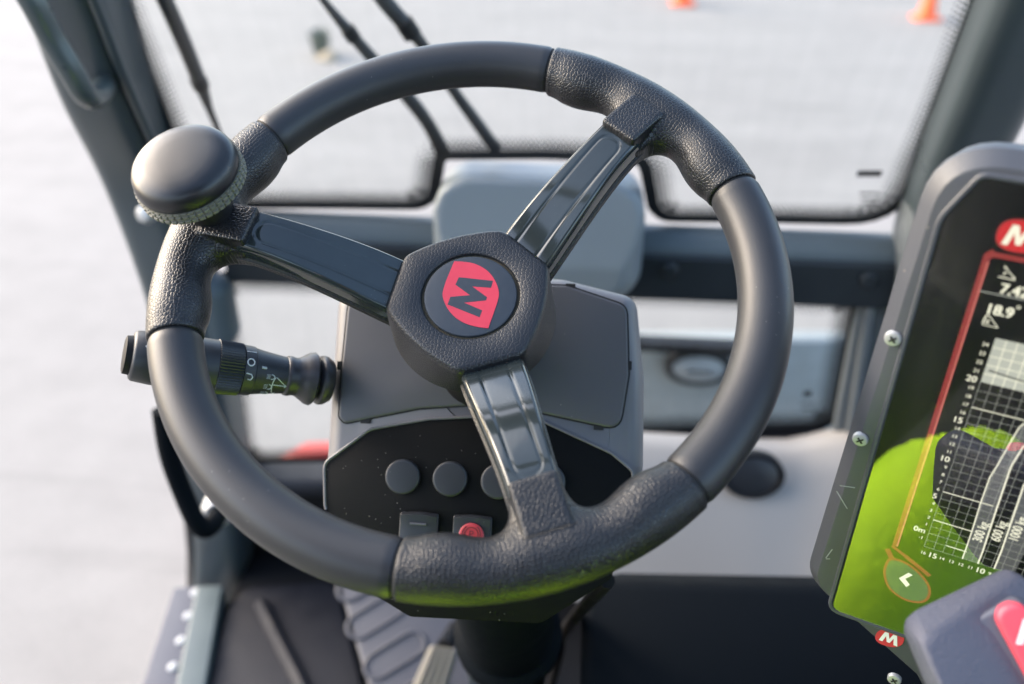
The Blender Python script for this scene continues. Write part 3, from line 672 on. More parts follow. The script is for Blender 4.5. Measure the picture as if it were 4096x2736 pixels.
part('gritty_ring', *loft([cring(.0296, HZ - .0034), cring(.0296, HZ - .0021), cring(.0268, HZ - .0021), cring(.0268, HZ - .0034)]), M_DIRT, hub, local=True)
emb = part('emblem', *loft([cring(.0280, HZ - .0026), cring(.0280, HZ - .0011), cring(.0276, HZ - .0006), cring(.0255, HZ - .0003), cring(.012, HZ - .00015)]), M_EMB, hub, local=True)
# the printed mark: pixels of a close crop -> wheel plane
def em(u, v): return WFR.uv((1600 + u * 600 / 2091) * 2347 / 4096, (950 + v * 450 / 1568) * 2347 / 4096, HZ)
c1 = catmull([em(*q) for q in ((755, 332), (900, 340), (1050, 370), (1200, 450), (1300, 560), (1362, 690), (1378, 800), (1350, 925))], 8)
c2 = catmull([em(*q) for q in ((1230, 1265), (1080, 1245), (920, 1200), (780, 1120), (670, 1000), (605, 860), (597, 760), (640, 610))], 8)
sh = np.vstack([c1, c2]); sh = sh[::-1] if area2(sh) < 0 else sh
part('shield', [(x, y, HZ + .0001) for x, y in sh], [tuple(range(len(sh)))], M_RED, emb, local=True, smooth=0) if False else None
def slab(P, z0, z1):
    P = np.asarray(P); P = P[::-1] if area2(P) < 0 else P
    return loft([[(x, y, z0) for x, y in P], [(x, y, z1) for x, y in P]])
m_ = [em(*q) for q in ((820, 555), (1297, 605), (1268, 702), (1005, 683), (1213, 833), (1200, 878), (893, 908), (1145, 1017), (1110, 1113), (663, 935), (702, 828), (975, 805), (772, 658))]
part('emblem_shield', *slab(sh, HZ - .0004, HZ + .00005), M_RED, hub, local=True, smooth=0)
part('emblem_letter', *slab(m_, HZ - .0003, HZ + .00012), M_EMB, hub, local=True, smooth=0)
# spinner knob
KO = np.array([-.1540, .0305, 0]); kz = nrm([-.085, .045, 1.])
kn = part('spinner_knob', *lathe([(.0135, .010), (.0132, .016), (.0125, .022), (.0128, .028), (.0150, .034), (.0210, .0382), (.0270, .0390)], KO, kz, 48), M_BLK, wheel, local=True)
part('knob_cap', *lathe([(.0290, .0478), (.0299, .0486), (.0303, .0500), (.0302, .0525), (.0295, .0555), (.0281, .0580), (.0258, .0600), (.0225, .0615), (.0178, .0625), (.011, .0632), (.003, .0634)], KO, kz, 72), M_KNOB, kn, local=True, smooth=60)
rings = []; ks = nrm(np.cross(kz, (1, 0, 0))); ku = np.cross(kz, ks)
for z in np.linspace(.0385, .0488, 19):
    row = []
    for a in np.linspace(0, 2 * math.pi, 288, endpoint=False):
        g1 = abs(math.sin(a * 24)) < .26; g2 = abs((z - .0388) % .0034 - .0017) < .0004
        r = .0314 - .0012 * (g1 or g2) - .0035 * sstep((.0412 - z) / .0027)
        row.append(KO + kz * z + (ks * math.cos(a) + ku * math.sin(a)) * r)
    rings.append(row)
part('knurled_ring', *loft(rings), M_KNURL, kn, local=True, smooth=20)

# ================================================================== STEERING CONSOLE
CEL = R(38)
CF = Frame(atD(1110, 1000, .60), (1, 0, 0), (0, math.sin(CEL), math.cos(CEL)))
def cu(*P, h=0): return np.array([CF.uv(u, v, h) for u, v in P])
con = empty('steering_console', CF.pt(0, -.12, -.1), 'grey steering column console with lid and black switch panel', 'console')
hout = rpoly(cu((765, 672), (930, 632), (1110, 622), (1290, 632), (1462, 675), (1480, 870), (1478, 1075), (1408, 1325), (1240, 1418), (942, 1404), (832, 1335), (738, 1060), (752, 860)), [.012, .02, 0, .02, .014, .03, .02, .012, .015, .015, .012, .02, .03], 6)
hous = part('housing', *plate(CF, hout, [(.02, -.085), (.006, -.06), (-.001, -.03), (0, -.016), (.0012, -.010), (.004, -.0050), (.008, -.0016), (.0125, 0)]), M_HOUS, con, smooth=50)
lid_o = rpoly(cu((800, 690), (960, 655), (1110, 648), (1300, 656), (1436, 702), (1440, 860), (1420, 985), (1250, 948), (1110, 926), (960, 936), (790, 970), (778, 955), (785, 840)), [.008, .01, 0, .01, .009, .01, .010, .01, 0, .01, .008, .004, .02], 5)
gapp = part('lid_gap', *plate(CF, offset(lid_o if area2(lid_o) > 0 else lid_o[::-1], -.0011), [(0, -.002), (0, .0004)]), M_GAP, con, smooth=0)
part('lid', *plate(CF, lid_o, [(0, -.001), (0, .0010), (.0006, .0016), (.0016, .0018)]), M_LID, con)
for u, v, w_, h_ in ((838, 966, 22, 9), (1372, 981, 22, 9), (778, 838, 9, 20), (1443, 838, 9, 20), (1308, 655, 22, 9), (890, 664, 22, 9)):
    part('lid_catch', *box(CF.pt(*CF.uv(u, v), .0003), (w_ * .0003, h_ * .0003, .0016), (CF.x, CF.y, CF.n)), M_GAP, gapp, smooth=0)
pan_o = rpoly(cu((746, 1062), (850, 985), (985, 962), (1110, 956), (1240, 966), (1400, 1040), (1450, 1082), (1402, 1325), (1240, 1428), (940, 1413), (830, 1345), (748, 1160)), [.008, .012, .01, 0, .012, .01, .006, .008, .012, .012, .008, .01], 5)
pan_o = pan_o if area2(pan_o) > 0 else pan_o[::-1]
lq = offset(pan_o, -.0006); k0 = int(np.argmin(lq[:, 1])); lq = np.roll(lq, -k0, 0); lq = lq[lq[:, 1] > CF.uv(1110, 1190)[1]]
part('panel_lip', *tube(CF.pts(lq, .0009), .0010, 8), M_HOUS, con)
pan = part('switch_panel', *plate(CF, pan_o, [(0, -.002), (0, .0008), (.0006, .0012)]), M_PANEL, con)
for i, (u, v) in enumerate(((925, 1092), (1033, 1097), (1143, 1103), (1256, 1104))):
    c = CF.uv(u, v); cc = np.array([(c[0] + .0119 * math.cos(t), c[1] + .0119 * math.sin(t)) for t in np.linspace(0, 2 * math.pi, 48, endpoint=False)])
    part('round_blank', *plate(CF, cc, [(0, .001), (0, .0042), (.0003, .0050), (.0011, .0055), (.0022, .0056), (.006, .0059)]), M_BTN, con, smooth=50)
def rocker(u, v, red):
    c = CF.uv(u, v); hwid = .0122; hh = .0125
    rings = []
    for y, z in ((hh, .001), (hh, .0065), (hh - .0015, .0085), (hh * .4, .0065), (0, .006), (-hh * .5, .0058), (-hh, .0075), (-hh, .001)):
        x = np.linspace(-hwid, hwid, 9); rings.append([CF.pt(c[0] + a, c[1] + y + (.0012 * (1 - (a / hwid) ** 2) if y > hh - .002 else 0), z - .0007 * (a / hwid) ** 4) for a in x] )
    V, F = loft(rings, False, False)
    o = part('rocker_switch', V, F, M_BTN, con, smooth=40)
    base = rpoly([(c[0] - hwid - .0008, c[1] - hh - .001), (c[0] + hwid + .0008, c[1] - hh - .001), (c[0] + hwid + .0008, c[1] + hh + .0005), (c[0] - hwid - .0008, c[1] + hh + .0005)], .002)
    part('rocker_body', *plate(CF, base, [(0, 0), (0, .0045), (.0006, .005)]), M_BTN, o)
    if red:
        o['label'] = 'rocker switch with a red parking brake button'
        cc = np.array([(c[0] + .0085 * math.cos(t), c[1] + .0002 + .0085 * math.sin(t)) for t in np.linspace(0, 2 * math.pi, 40, endpoint=False)])
        part('red_button', *plate(CF, cc, [(0, .005), (0, .0086), (.0006, .0090), (.0016, .0092)]), M_BTNRED, o)
        tm = text_mesh('P', .0068, .02); tv = [CF.pt(c[0] + p[0], c[1] + .0012 + p[1], .0094) for p in tm[0]]
        part('parking_letter', tv, tm[1], M_INKD, o, smooth=0)
        def arc(r, a0_, a1_): return [CF.pt(c[0] + r * math.cos(R(t)), c[1] + .0014 + r * math.sin(R(t)), .0093) for t in np.linspace(a0_, a1_, 24)]
        V, F = join(tube(arc(.0045, 0, 360), .00028, 6), tube(arc(.0061, -55, 55), .00028, 6), tube(arc(.0061, 125, 235), .00028, 6))
        part('parking_symbol', V, F, M_INKD, o)
    else:
        V, F = tube([CF.pt(c[0] - .0055, c[1] + .0060, .0072), CF.pt(c[0] + .0055, c[1] + .0060, .0072)], .0009, 8)
        part('finger_ridge', V, F, M_LID, o)
rocker(961, 1219, False); rocker(1083, 1226, True)
# shaft between wheel and console, column below
hb = WC - WN * .042
part('shaft', *lathe([(.026, -.004), (.026, .03), (.030, .036), (.030, .10)], hb, -WN, 40), M_BLK, con)
ct = CF.pt(0.012, -.085, -.05); cb = atD(1180, 1620, 1.1)
part('column', *lathe([(.042, 0), (.042, .20), (.050, .205), (.050, .225), (.040, .23), (.036, .40)], ct, cb - ct, 40), M_DBOX, con)
part('column_bracket', *sweep([atD(1078, 1400, .98), atD(1098, 1620, 1.12)], rp(.010, .004, .002), up=(0, -1, 0)), M_TRIM, con)
part('column_cable', *tube(catmull([CF.pt(.09, -.10, -.06), atD(1290, 1450, .95), atD(1280, 1500, 1.0), atD(1255, 1600, 1.08)], 8), .006, 10), M_BLK, con)

# ================================================================== CONTROL STALK
sa, sb = atD(283, 812, .548), atD(742, 872, .607)
AX = nrm(sb - sa); LEN = float(np.linalg.norm(sb - sa)); pxm = LEN / (742 - 283)
toc = nrm(CAM - (sa + sb) / 2); toc = nrm(toc - AX * np.dot(toc, AX)); upv = np.cross(AX, toc); upv = upv if upv[2] > 0 else -upv
stalk = empty('control_stalk', sb, 'black light and wiper control stalk with white symbols left of the console', 'control stalk')
PR = [(0, 30), (2, 43), (14, 46), (15, 48), (17, 55), (40, 59), (120, 62), (198, 61), (199, 63), (256, 60), (257, 58.5), (284, 57.5), (285, 54), (320, 49), (366, 43)]
def srad(x): return np.interp(x, [a for a, _ in PR], [b for _, b in PR]) * pxm * 1.02
def stalk_pts(prof, n=64, ribs=None):
    rings = []
    for x, r in prof:
        row = []
        for i in range(n):
            t = 2 * math.pi * i / n; rr = r * pxm * 1.02
            if ribs: rr -= ribs * (i % 2)
            row.append(sa + AX * x * pxm + (toc * math.cos(t) + upv * math.sin(t)) * rr)
        rings.append(row)
    return loft(rings)
part('end_button', *stalk_pts([(0, 36), (2, 42), (16, 44)]), M_BLK, stalk)
part('handle', *stalk_pts([(15, 46), (17, 52), (22, 56), (60, 60), (150, 62), (198, 61)]), M_STALK, stalk)
part('ribbed_ring', *stalk_pts([(198, 60), (200, 63.5), (254, 61), (256, 59)], 112, .0008), M_STALK, stalk, smooth=20)
part('dial_ring', *stalk_pts([(256, 57), (257, 59), (282, 57.5), (284, 55)]), M_STALK, stalk)
part('neck', *stalk_pts([(284, 55), (300, 52), (320, 49), (375, 42)]), M_STALK, stalk)
part('boot', *stalk_pts([(360, 42), (364, 47), (372, 48), (384, 45), (392, 46), (405, 54), (418, 62), (428, 64), (433, 60), (436, 48), (438, 42), (441, 46), (446, 58), (452, 60), (462, 58), (475, 50)]), M_BOOT, stalk, smooth=50)
def on_stalk(x, y, h=.00025):       # x px along the axis, y px up from the camera-facing line -> point on the surface
    r = srad(x) + h; s_ = max(-.98, min(.98, y * pxm / r)); t = math.asin(s_)
    return sa + AX * x * pxm + (toc * math.cos(t) + upv * math.sin(t)) * r
def stroke(pts, w_=3.2):
    return tube([on_stalk(x, y, .0001) for x, y in pts], w_ * pxm * .36, 6)
def circp(cx, cy, rx, ry, a0_=0, a1_=360, n=18): return [(cx + rx * math.cos(R(t)), cy + ry * math.sin(R(t))) for t in np.linspace(a0_, a1_, n)]
sym = [stroke([(38, 24), (50, 34), (50, 29), (62, 29)], 2.4), stroke([(38, 24), (50, 14), (50, 19), (62, 19)], 2.4),
       stroke([(258, 44), (280, 44)], 3.4), stroke(circp(268, 20, 8, 8), 4.4),
       stroke([(260, -6), (272, -8), (276, -14), (272, -21), (265, -20)], 4.2),
       stroke([(295, 12), (306, 11)], 8)]
for cx, cy in ((318, -8), (316, -32), (314, -50)):
    sym.append(stroke(circp(cx + 3, cy, 7, 5.5, -100, 100), 3))
    for k in range(4): sym.append(stroke([(cx - 9, cy - 4.5 + 3 * k), (cx, cy - 4.5 + 3 * k)], 1.6))
sym += [stroke([(360, -26), (334, -8)], 3.4), stroke([(360, -26), (326, -26)], 3.4), stroke([(360, -26), (336, -46)], 3.4),
        stroke(circp(360, -26, 34, 34, 147, 213, 10), 3)]
for m0 in sym: part('symbol', *m0, M_INK, stalk)

# ================================================================== DISPLAY
DA = R(22.5)
dex, dn = np.array([math.cos(DA), -math.sin(DA), 0]), np.array([-math.sin(DA), -math.cos(DA), 0])
DF = Frame(atD(2000, 900, .465), dex, (0, 0, 1))
if np.dot(DF.n, dn) < 0: raise RuntimeError('display frame')
def du(u, v, h=0): return DF.uv(u, v, h)
disp = empty('display', DF.pt(.1, -.25, -.05), 'tall touch display in a grey bezel right of the steering wheel', 'display')
SW = .235                                       # screen width
s_tl, s_bl, s_cr = du(2203, 408), du(1908, 1385), du(2075, 1446)
x0, zt_, zb_ = .0092, .1236, -.1606
scr_o = rpoly([(x0, zb_), (x0 + SW, zb_), (x0 + SW, zt_), (x0 + .012, zt_), (x0 + .001, zt_ - .022)], [.006, .008, .01, .004, .02], 5)
bx = -.0015
bz_t, bz_b, ch = .1315, -.1465, np.array([.069, -.1945])
W2 = x0 + SW + (x0 - bx)
bez_o = rpoly([(bx - .0045, bz_b), (ch[0], ch[1] - .0), (ch[0] + .02, ch[1] - .03), (W2 - (ch[0] - bx) - .02, ch[1] - .03), (W2 - (ch[0] - bx), ch[1]), (W2 + .0045, bz_b), (W2 - .005, bz_t), (bx + .005, bz_t)], [.022, .02, .012, .012, .02, .022, .028, .028], 7)
bz = part('bezel', *plate(DF, offset(bez_o, -.0045), [(.03, -.075), (.012, -.055), (.004, -.03), (0, -.012), (0, -.0085), (.0056, -.0010), (.0062, -.0003), (.0070, 0)]), M_BEZ, disp, smooth=28)
lip = DF.pts(offset(scr_o, -.0016), .0)
part('screen_gasket', *tube(np.vstack([lip, lip[:1]]), .0016, 8), M_BEZ, disp)
scr = part('screen', *plate(DF, scr_o, [(0, -.002), (0, .0004)]), M_SCRBLK, disp, smooth=0)
def quad(a, b, w_, h=.0006, taper=None):
    a, b = np.array(a), np.array(b); d = nrm(b - a); n_ = np.array([-d[1], d[0]]) * w_ / 2
    return np.array([DF.pt(*(a - n_), h), DF.pt(*(b - n_), h), DF.pt(*(b + n_), h), DF.pt(*(a + n_), h)]), [(0, 1, 2, 3)]
def poly(P, h=.0006):
    P = np.array(P); P = P if area2(P) > 0 else P[::-1]; return DF.pts(P, h), [tuple(range(len(P)))]
def dpart(name, ms, m): return part(name, *join(*ms), m, scr, smooth=0)
def c5(x, y): return ((3396 + x * 700 / 1372) * 2347 / 4096, (1400 + y * 800 / 1568) * 2347 / 4096)
def c4(x, y): return ((3396 + x * 700 / 1372) * 2347 / 4096, (700 + y * 800 / 1568) * 2347 / 4096)
def cb_(x, y): return ((2696 + x * 1400 / 2311) * 2347 / 4096, (1786 + y * 950 / 1568) * 2347 / 4096)
G20, Gm2, G4 = du(*c5(1030, 245)), du(*c5(592, 1535)), du(*c5(1372, 335))
gx = .5 * (G20[0] + Gm2[0]); gw = (G4[0] - G20[0]) / 4; gh = (G20[1] - Gm2[1]) / 22; gz0 = G20[1] - 20 * gh
NC = 17
def gp_(i, j): return np.array([gx + i * gw, gz0 + j * gh])
right = gx + NC * gw
ms = [quad(gp_(0, j), (right, gz0 + j * gh), .00022 if j % 5 else .0003) for j in range(-2, 20)] + [quad(gp_(i, -2), gp_(i, 20), .00022) for i in range(NC + 1)]
dpart('grid_lines', ms, E_DIM)
dpart('grey_field', [poly([gp_(0, 20), (right, gz0 + 20 * gh), (right, gz0 + 25 * gh), gp_(0, 25)], .0005)], E_GREY)
dpart('field_lines', [quad(gp_(i, 20), gp_(i, 25), .0004, .0008) for i in range(1, NC)] + [quad(gp_(0, j), (right, gz0 + j * gh), .0004, .0008) for j in range(21, 25)], E_WHITE)
for a, b, j in ((0, 5.0, 6), (0, 5, 17), (0, 4, 2), (2.1, 4.2, -.9)): dpart('bold_row', [quad(gp_(a, j), gp_(b, j), .0005, .0009)], E_WHITE)
dpart('boom_line', [quad(gp_(.35, 21.5), gp_(9, 20.6), .0007, .0010)], M_SCRBLK)
L1 = [du(*c5(*q)) for q in ((912, 1568), (965, 1410), (1035, 1185), (1105, 990), (1165, 895), (1280, 690), (1335, 600), (1372, 568))]
L2 = [du(*c5(*q)) for q in ((1050, 1568), (1150, 1260), (1262, 930), (1280, 890), (1372, 742))]
L3 = [du(*c5(*q)) for q in ((1195, 1568), (1372, 1050))]
L1 = [np.array([L1[0][0], gz0 - 2 * gh])] + L1 + [gp_(7.5, 17.5), gp_(10, 19)]; L2 = [np.array([L2[0][0], gz0 - 2 * gh])] + L2 + [gp_(7.5, 14.2), gp_(10, 15.5)]
L3 = [np.array([L3[0][0], gz0 - 2 * gh])] + L3 + [gp_(7.5, 11.5), gp_(10, 12.5)]; L4 = [gp_(9.3, -2), gp_(9.6, 6), gp_(10, 9)]
dpart('load_band', [poly(L1 + L2[::-1], .0005)], E_BAND); dpart('load_band', [poly(L3 + L4[::-1], .0005)], E_BAND)
dpart('load_lines', [quad(a_, b_, .0008, .0010) for L_ in (L2, L3) for a_, b_ in zip(L_[:-1], L_[1:])] + [quad(a_, b_, .0006, .0010) for a_, b_ in zip(L1[:-1], L1[1:])], E_WHITE)
def dtext(s, at, size, m, bold=.0, rot=0, align='CENTER', xs=1.0, sp=1.0, h=.0008):
    V, F = text_mesh(s, size, bold, align, sp); V = V.copy(); V[:, 0] *= xs
    if bold:                        # heavier strokes: the same glyphs laid a hair apart, each on its own level
        V, F = join(*[(V + [dx * bold * size, dy * bold * size, k * 1.5e-5], F) for k, (dx, dy) in enumerate(((-1, -.6), (1, -.6), (0, 0), (-1, .6), (1, .6)))])
    if rot: V = np.c_[-V[:, 1], V[:, 0], V[:, 2]]
    return np.array([DF.pt(at[0] + p[0], at[1] + p[1], h + p[2]) for p in V]), F
ms = []
for j in range(-1, 25):
    big = j % 5 == 0
    s = '0m' if j == 0 else str(j)
    p = gp_(0, j) + [-.0018, .0006]; ms.append(dtext(s, p, .0049 if big else .0029, E_WHITE, .018 if big else .01, 0, 'RIGHT', 1.0))
for i in range(0, 14):
    k = 16 - i; ms.append(dtext(str(k), gp_(i + .1, -2) + [0, -.0045], .0049 if k % 5 == 0 else .0029, E_WHITE, .018 if k % 5 == 0 else .01, 0, 'CENTER', 1.0))
for m0 in ms: dpart('axis_number', [m0], E_WHITE)
k1, k2, k3 = du(*c5(1035, 1420)), du(*c5(1178, 1415)), du(*c5(1325, 1400))
for s, p in (('300 kg', k1), ('600 kg', k2), ('1000 kg', k3)): dpart('load_label', [dtext(s, p, .0066, E_WHITE, .012, 90, 'CENTER', .80)], E_WHITE)
r742, r189 = du(*c4(1185, 885)), du(*c4(1070, 1040))
dpart('reading', [dtext('7.42', r742, .0074, E_WHITE, .03, 0, 'LEFT', .95)], E_WHITE); dpart('reading', [dtext('18.9', r189, .0074, E_WHITE, .03, 0, 'LEFT', .95)], E_WHITE); dpart('degree_sign', [dtext('°', du(*c4(1300, 1052)), .006, E_WHITE, .01, 0, 'LEFT', 1, 1, .0011)], E_WHITE)
def ln(pts, w_): return [quad(du(*c4(*a_)), du(*c4(*b_)), w_, .0008) for a_, b_ in zip(pts[:-1], pts[1:])]
def tri(c, d, s): c = du(*c4(*c)); d = nrm(d); n_ = np.array([-d[1], d[0]]); return poly([c + d * s, c - d * s * .6 + n_ * s * .7, c - d * s * .6 - n_ * s * .7], .0008)
ms = ln([(1222, 712), (1298, 806)], .0004) + ln([(1170, 790), (1302, 820)], .0005) + [tri((1226, 716), (-.5, .9), .0009), tri((1294, 803), (.5, -.9), .0009), dtext('r', du(*c4(1225, 765)), .0042, E_WHITE, .01)]
ms += ln([(1090, 1082), (1168, 1192)], .0004) + ln([(1042, 1164), (1168, 1192)], .0004) + ln([(1083, 1092), (1062, 1120), (1052, 1152)], .0006) + [tri((1080, 1097), (.3, 1), .0008), tri((1051, 1150), (0, -1), .0008), dtext('a', du(*c4(1088, 1137)), .0042, E_WHITE, .01)]
dpart('angle_icons', [(v_ + DF.n * .0001, f_) for v_, f_ in ms], E_WHITE)
dv = du(*c4(1012, 902)); dpart('divider', [quad(dv, (right, dv[1]), .0006)], E_DIM)
fa, fb_ = du(*c4(1075, 668)), du(*c5(345, 1525)); fxx = .5 * (fa[0] + fb_[0])
dpart('frame_line', [quad((fxx + .0016, fa[1]), (fxx + .0016, fb_[1]), .0009, .0007)], E_REDL)
dpart('frame_glow', [quad((fxx, fa[1]), (fxx, fb_[1]), .0020, .0006)], E_RED)
top_r = [du(*c4(*q)) for q in ((1045, 660), (1060, 615), (1130, 575), (1140, 600), (1372, 610), (1372, 640), (1135, 640), (1085, 668))]
rz = top_r[4][1]; top_r[4] = np.array([right, du(*c4(1140, 600))[1]]); top_r[5] = np.array([right, du(*c4(1135, 640))[1]])
dpart('frame_top', [poly(top_r, .0007)], E_RED)
bc = du(*c4(1345, 478)); bw, bh = abs(du(*c4(1158, 478))[0] - bc[0]), .5 * abs(du(*c4(1300, 350))[1] - du(*c4(1300, 600))[1])
leaf = [(bc[0] + bw * math.copysign(abs(math.cos(t)) ** .8, math.cos(t)), bc[1] + bh * math.copysign(abs(math.sin(t)) ** .8, math.sin(t))) for t in np.linspace(0, 2 * math.pi, 48, endpoint=False)]
dpart('badge_rim', [poly([(bc[0] + (x - bc[0]) * 1.07, bc[1] + (y - bc[1]) * 1.09) for x, y in leaf], .0007)], E_RED)
dpart('badge', [poly(leaf, .0008)], E_BADGE)
Mshape = [(-.5, -.5), (-.32, .5), (-.12, .5), (0, -.05), (.12, .5), (.32, .5), (.5, -.5), (.3, -.5), (.2, .12), (.08, -.42), (-.08, -.42), (-.2, .12), (-.3, -.5)]
dpart('badge_letter', [poly([(bc[0] + x * bw * 1.45, bc[1] + y * bh * 1.35) for x, y in Mshape], .0010)], E_WHITE)
# back button, a leaf with a chevron
bt = [du(*cb_(*q)) for q in ((1440, 745), (1530, 770), (1620, 840), (1675, 920), (1670, 985), (1620, 1015), (1520, 995), (1430, 925), (1400, 840), (1410, 780))]
btc = catmull(bt, 5, True)
cc = btc.mean(0)
ring_ = [quad(cc + (a_ - cc) * 1.05, cc + (b_ - cc) * 1.05, .0018, .0007) for a_, b_ in zip(btc, np.roll(btc, -1, 0))]
dpart('button_rim', ring_, E_RED); dpart('back_button', [poly(btc, .0008)], E_BTN)
dpart('chevron', [poly([du(*cb_(*q)) for q in ((1550, 826), (1487, 862), (1535, 920), (1558, 905), (1528, 866), (1578, 842))], .0010)], E_WHITE)
dpart('button_tail', [quad(du(*cb_(1408, 670)), du(*cb_(1440, 735)), .003, .0007), quad(du(*cb_(1440, 650)), du(*cb_(1530, 720)), .002, .0007), quad(du(*cb_(1530, 720)), du(*cb_(1690, 850)), .0025, .0007)], E_RED)
part('screen_glass', DF.pts(offset(scr_o if area2(scr_o) > 0 else scr_o[::-1], .0002), .0013), [tuple(range(len(scr_o)))], M_SCRGL, disp, smooth=0)
# screws down the bezel
def screw(u, v):
    p = du(u, v); e_ = part('screw', *lathe([(.0042, -.001), (.0042, .0006), (.0038, .0014), (.0026, .0018), (.0008, .0018)], DF.pt(*p), DF.n, 24), M_STEEL, disp)
    A = DF.x * math.cos(.7) + DF.y * math.sin(.7); B = np.cross(DF.n, A)
    part('cross_slot', *join(box(DF.pt(*p, .0016), (.0042, .0010, .0008), (A, B, DF.n)), box(DF.pt(*p, .00165), (.0010, .0042, .0008), (A, B, DF.n))), M_GAP, e_, smooth=0)
for q in ((2047, 775), (1972, 1006), (2050, 1556)): screw(*q)
for q in ((2047, 775), (1972, 1006)):
    p = du(*q)
# red maker's leaf on the chin, pale scratches on the bezel
lc = du(2039, 1462); lw, lh = .0078, .0072
lf = [(lc[0] + lw * math.copysign(abs(math.cos(t)) ** .85, math.cos(t)), lc[1] + lh * math.copysign(abs(math.sin(t)) ** .85, math.sin(t)) + .0015 * math.cos(t)) for t in np.linspace(0, 2 * math.pi, 40, endpoint=False)]
o = part('maker_badge', *poly(lf, .0004), M_RED, disp, smooth=0)
part('badge_letter', *poly([(lc[0] + x * .0108, lc[1] + y * .0085) for x, y in Mshape], .0006), M_WHITE, o, smooth=0)
M_SCR = mat('scratch', (.30, .31, .32), .6)
for i, (a_, b_) in enumerate((((1925, 1112), (1960, 1117)), ((1918, 1125), (1942, 1165)), ((1893, 1278), (1908, 1258)), ((1893, 1280), (1903, 1280)))):
    part('scratch', *quad(du(*a_), du(*b_), .0006, .0004), M_SCR, disp, smooth=0)
part('mount_arm', *sweep([DF.pt(.11, -.12, -.07), DF.pt(.12, -.14, -.16), np.array([.45, .62, 1.2])], rp(.03, .03, .01), up=(0, 0, 1)), M_BLK, disp)

# ================================================================== JOYSTICK
joy = empty('joystick', atD(2330, 1640, .46), 'grey joystick head with a pink red button in front of the display', 'joystick')
JD = .415
pts = [(2064, 1432, JD + .014), (2090, 1400, JD + .011), (2300, 1300, JD + .014), (2345, 1312, JD + .008), (2440, 1420, JD), (2560, 1700, JD - .01), (2250, 1800, JD - .02), (2175, 1700, JD), (2110, 1470, JD - .005),
       (2080, 1455, JD + .040), (2100, 1425, JD + .040), (2300, 1325, JD + .036), (2440, 1440, JD + .026), (2540, 1700, JD + .02), (2200, 1750, JD + .04)]
V, F = hull([atD(*p) for p in pts], .0035, 4)
part('head', V, F, M_JOYT, joy, smooth=40)
JF = Frame(atD(2300, 1480, JD - .004), (.96, -.2, .1), (.1, .55, .82))
face = rpoly([JF.uv(*q) for q in ((2118, 1474), (2335, 1368), (2420, 1440), (2535, 1690), (2255, 1780), (2185, 1690))], .006)
part('face_plate', *plate(JF, face, rounded(0, -.018, .0005, .0025)), M_JOY, joy)
btn = rpoly([JF.uv(*q) for q in ((2268, 1400), (2330, 1368), (2420, 1470), (2460, 1620), (2370, 1590))], .008)
b_ = part('button', *plate(JF, btn, rounded(0, -.002, .0050, .003)), M_JOYB, joy)
jc = JF.uv(2362, 1445)
part('button_letter', JF.pts([(jc[0] + x * .014, jc[1] + y * .012) for x, y in Mshape], .0053), [tuple(range(13))], M_WHITE, b_, smooth=0)
js = atD(2360, 1640, JD + .02); part('stem', *tube(catmull([js, js + [.05, -.01, -.07], js + [.12, -.02, -.12], js + [.22, -.02, -.14]], 6), .022, 16), M_BLK, joy)

# ================================================================== SEAT AND PHOTOGRAPHER (seen in the reflections)
seat = empty('driver_seat', (-.06, -.35, FLOOR), 'black driver seat behind the steering wheel', 'seat')
def rbox(c, b, r, h=.012): return surfnets(lambda X, Y, Z: sd_box(X, Y, Z, c, b, r), np.array(c) - b - .03, np.array(c) + b + .03, h)
part('cushion', *rbox((-.06, -.28, 1.10), np.array([.25, .25, .07]), .05), M_SEAT, seat, smooth=70)
part('backrest', *rbox((-.06, -.58, 1.50), np.array([.23, .06, .36]), .05), M_SEAT, seat, smooth=70)
part('base', *box((-.06, -.30, .89), (.32, .36, .28)), M_BLK, seat)
CX = .015
caps = []                                     # (a, b, ra, rb, material index)
def cap(a, b, ra, rb, m): caps.append((a, b, ra, rb, m))
for s in (-1, 1):
    cap((CX + s * .08, -.32, 1.28), (CX + s * .095, .20, 1.290), .095, .078, 0)      # thigh
    cap((CX + s * .095, .20, 1.285), (CX + s * .12, .24, .90), .070, .050, 0)        # shin
    cap((CX + s * .12, .22, .81), (CX + s * .13, .39, .79), .048, .038, 3)         # boot
    cap((CX + s * .17, -.34, 1.66), (CX + s * .25, -.16, 1.48), .058, .050, 1)     # upper arm
    cap((CX + s * .25, -.16, 1.48), (CX + s * .10, -.085, 1.80), .046, .034, 1)    # forearm
    cap((CX + s * .10, -.085, 1.82), (CX + s * .088, -.080, 1.88), .028, .026, 2)  # palm
    for k in range(4):
        cap((CX + s * .088, -.062, 1.868 + .017 * k), (CX + s * .070, -.030, 1.872 + .017 * k), .0095, .0085, 2)
    cap((CX + s * .088, -.10, 1.86), (CX + s * .055, -.125, 1.88), .011, .009, 2)
cap((CX, -.36, 1.30), (CX, -.38, 1.52), .135, .150, 1); cap((CX - .09, -.37, 1.62), (CX + .09, -.37, 1.62), .105, .105, 1)
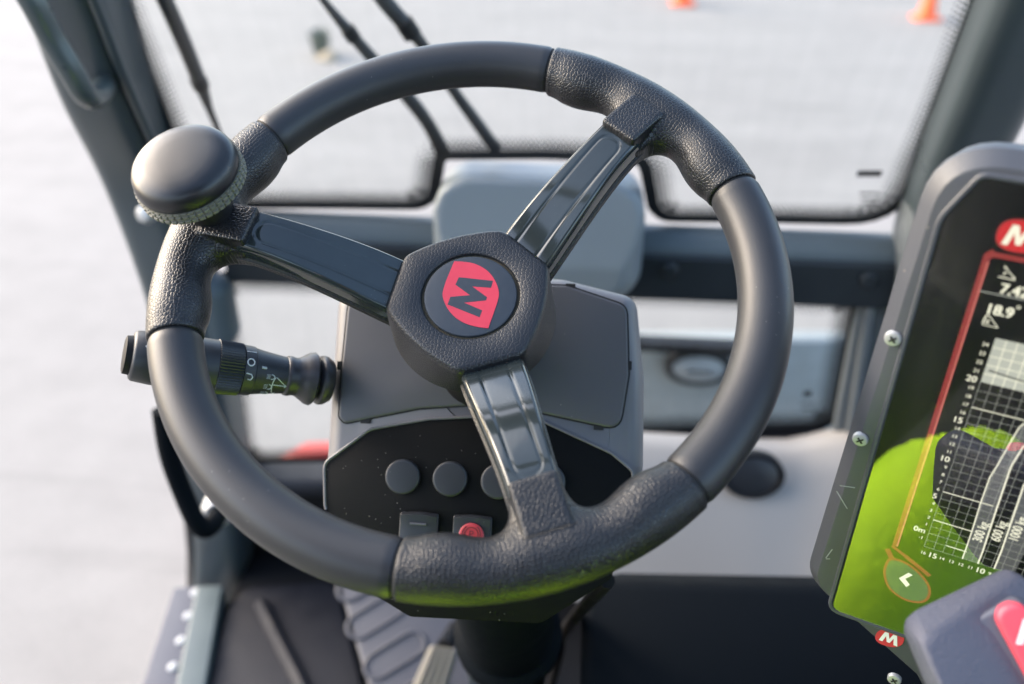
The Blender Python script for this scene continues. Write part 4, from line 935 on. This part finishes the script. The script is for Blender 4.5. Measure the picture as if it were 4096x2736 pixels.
cap((CX, -.36, 1.70), (CX, -.30, 1.82), .058, .055, 2)
cap((CX, -.255, 1.93), (CX, -.24, 1.87), .098, .075, 2); cap((CX, -.275, 1.965), (CX, -.30, 1.93), .103, .095, 4)
cap((CX, -.155, 1.895), (CX, -.165, 1.92), .013, .010, 2)
def fbody(X, Y, Z):
    d = None
    for a, b, ra, rb, m in caps:
        e_ = sd_cap(X, Y, Z, a, b, ra, rb); d = e_ if d is None else smin(d, e_, .02 if ra > .02 else .006)
    return d
V, F = surfnets(fbody, (-.40, -.56, .70), (.36, .42, 2.10), .0075)
ctr = V[F].mean(1); dd = np.stack([sd_cap(ctr[:, 0], ctr[:, 1], ctr[:, 2], a, b, ra, rb) for a, b, ra, rb, m in caps]); idx = np.array([c[4] for c in caps])[dd.argmin(0)]
pocket = (idx == 99) & (ctr[:, 2] > 1.27) & (np.hypot((ctr[:, 0] - CX - .120) / .042, (ctr[:, 1] - .10) / .050) < 1 + .2 * np.sin(ctr[:, 0] * 90))
idx[pocket] = 1
idx[(idx == 0) & (ctr[:, 1] < .005 + .03 * np.sin(ctr[:, 0] * 40)) & (ctr[:, 2] > 1.15)] = 1      # jacket hem over the lap
idx[(idx == 0) & (ctr[:, 2] < 1.235)] = 3                     # black gaiters below the knee
per = part('person', V, F, [M_LIME, M_NAVY, M_SKIN, M_BLK, M_HAIR], loc=(CX, -.30, FLOOR), smooth=80, idx=idx)
tag(per, 'person in lime hi-vis trousers and dark jacket sitting and holding a camera', 'person')
pc = empty('photo_camera', (CX, -.07, 1.86), 'black photo camera held by the seated person', 'camera')
part('body', *hull([(CX + x, y, z) for x in (-.066, .066) for y in (-.115, -.062) for z in (1.855, 1.945)] + [(CX + x, -.085, 1.965) for x in (-.02, .02)], .006), M_BLK, pc)
part('lens', *lathe([(.034, 0), (.034, .03), (.031, .034), (.031, .045), (.028, .046)], (CX * .5, -.064, 1.90), (0, 1, 0), 32), M_BLK, pc)
print('objects', len(bpy.data.objects))
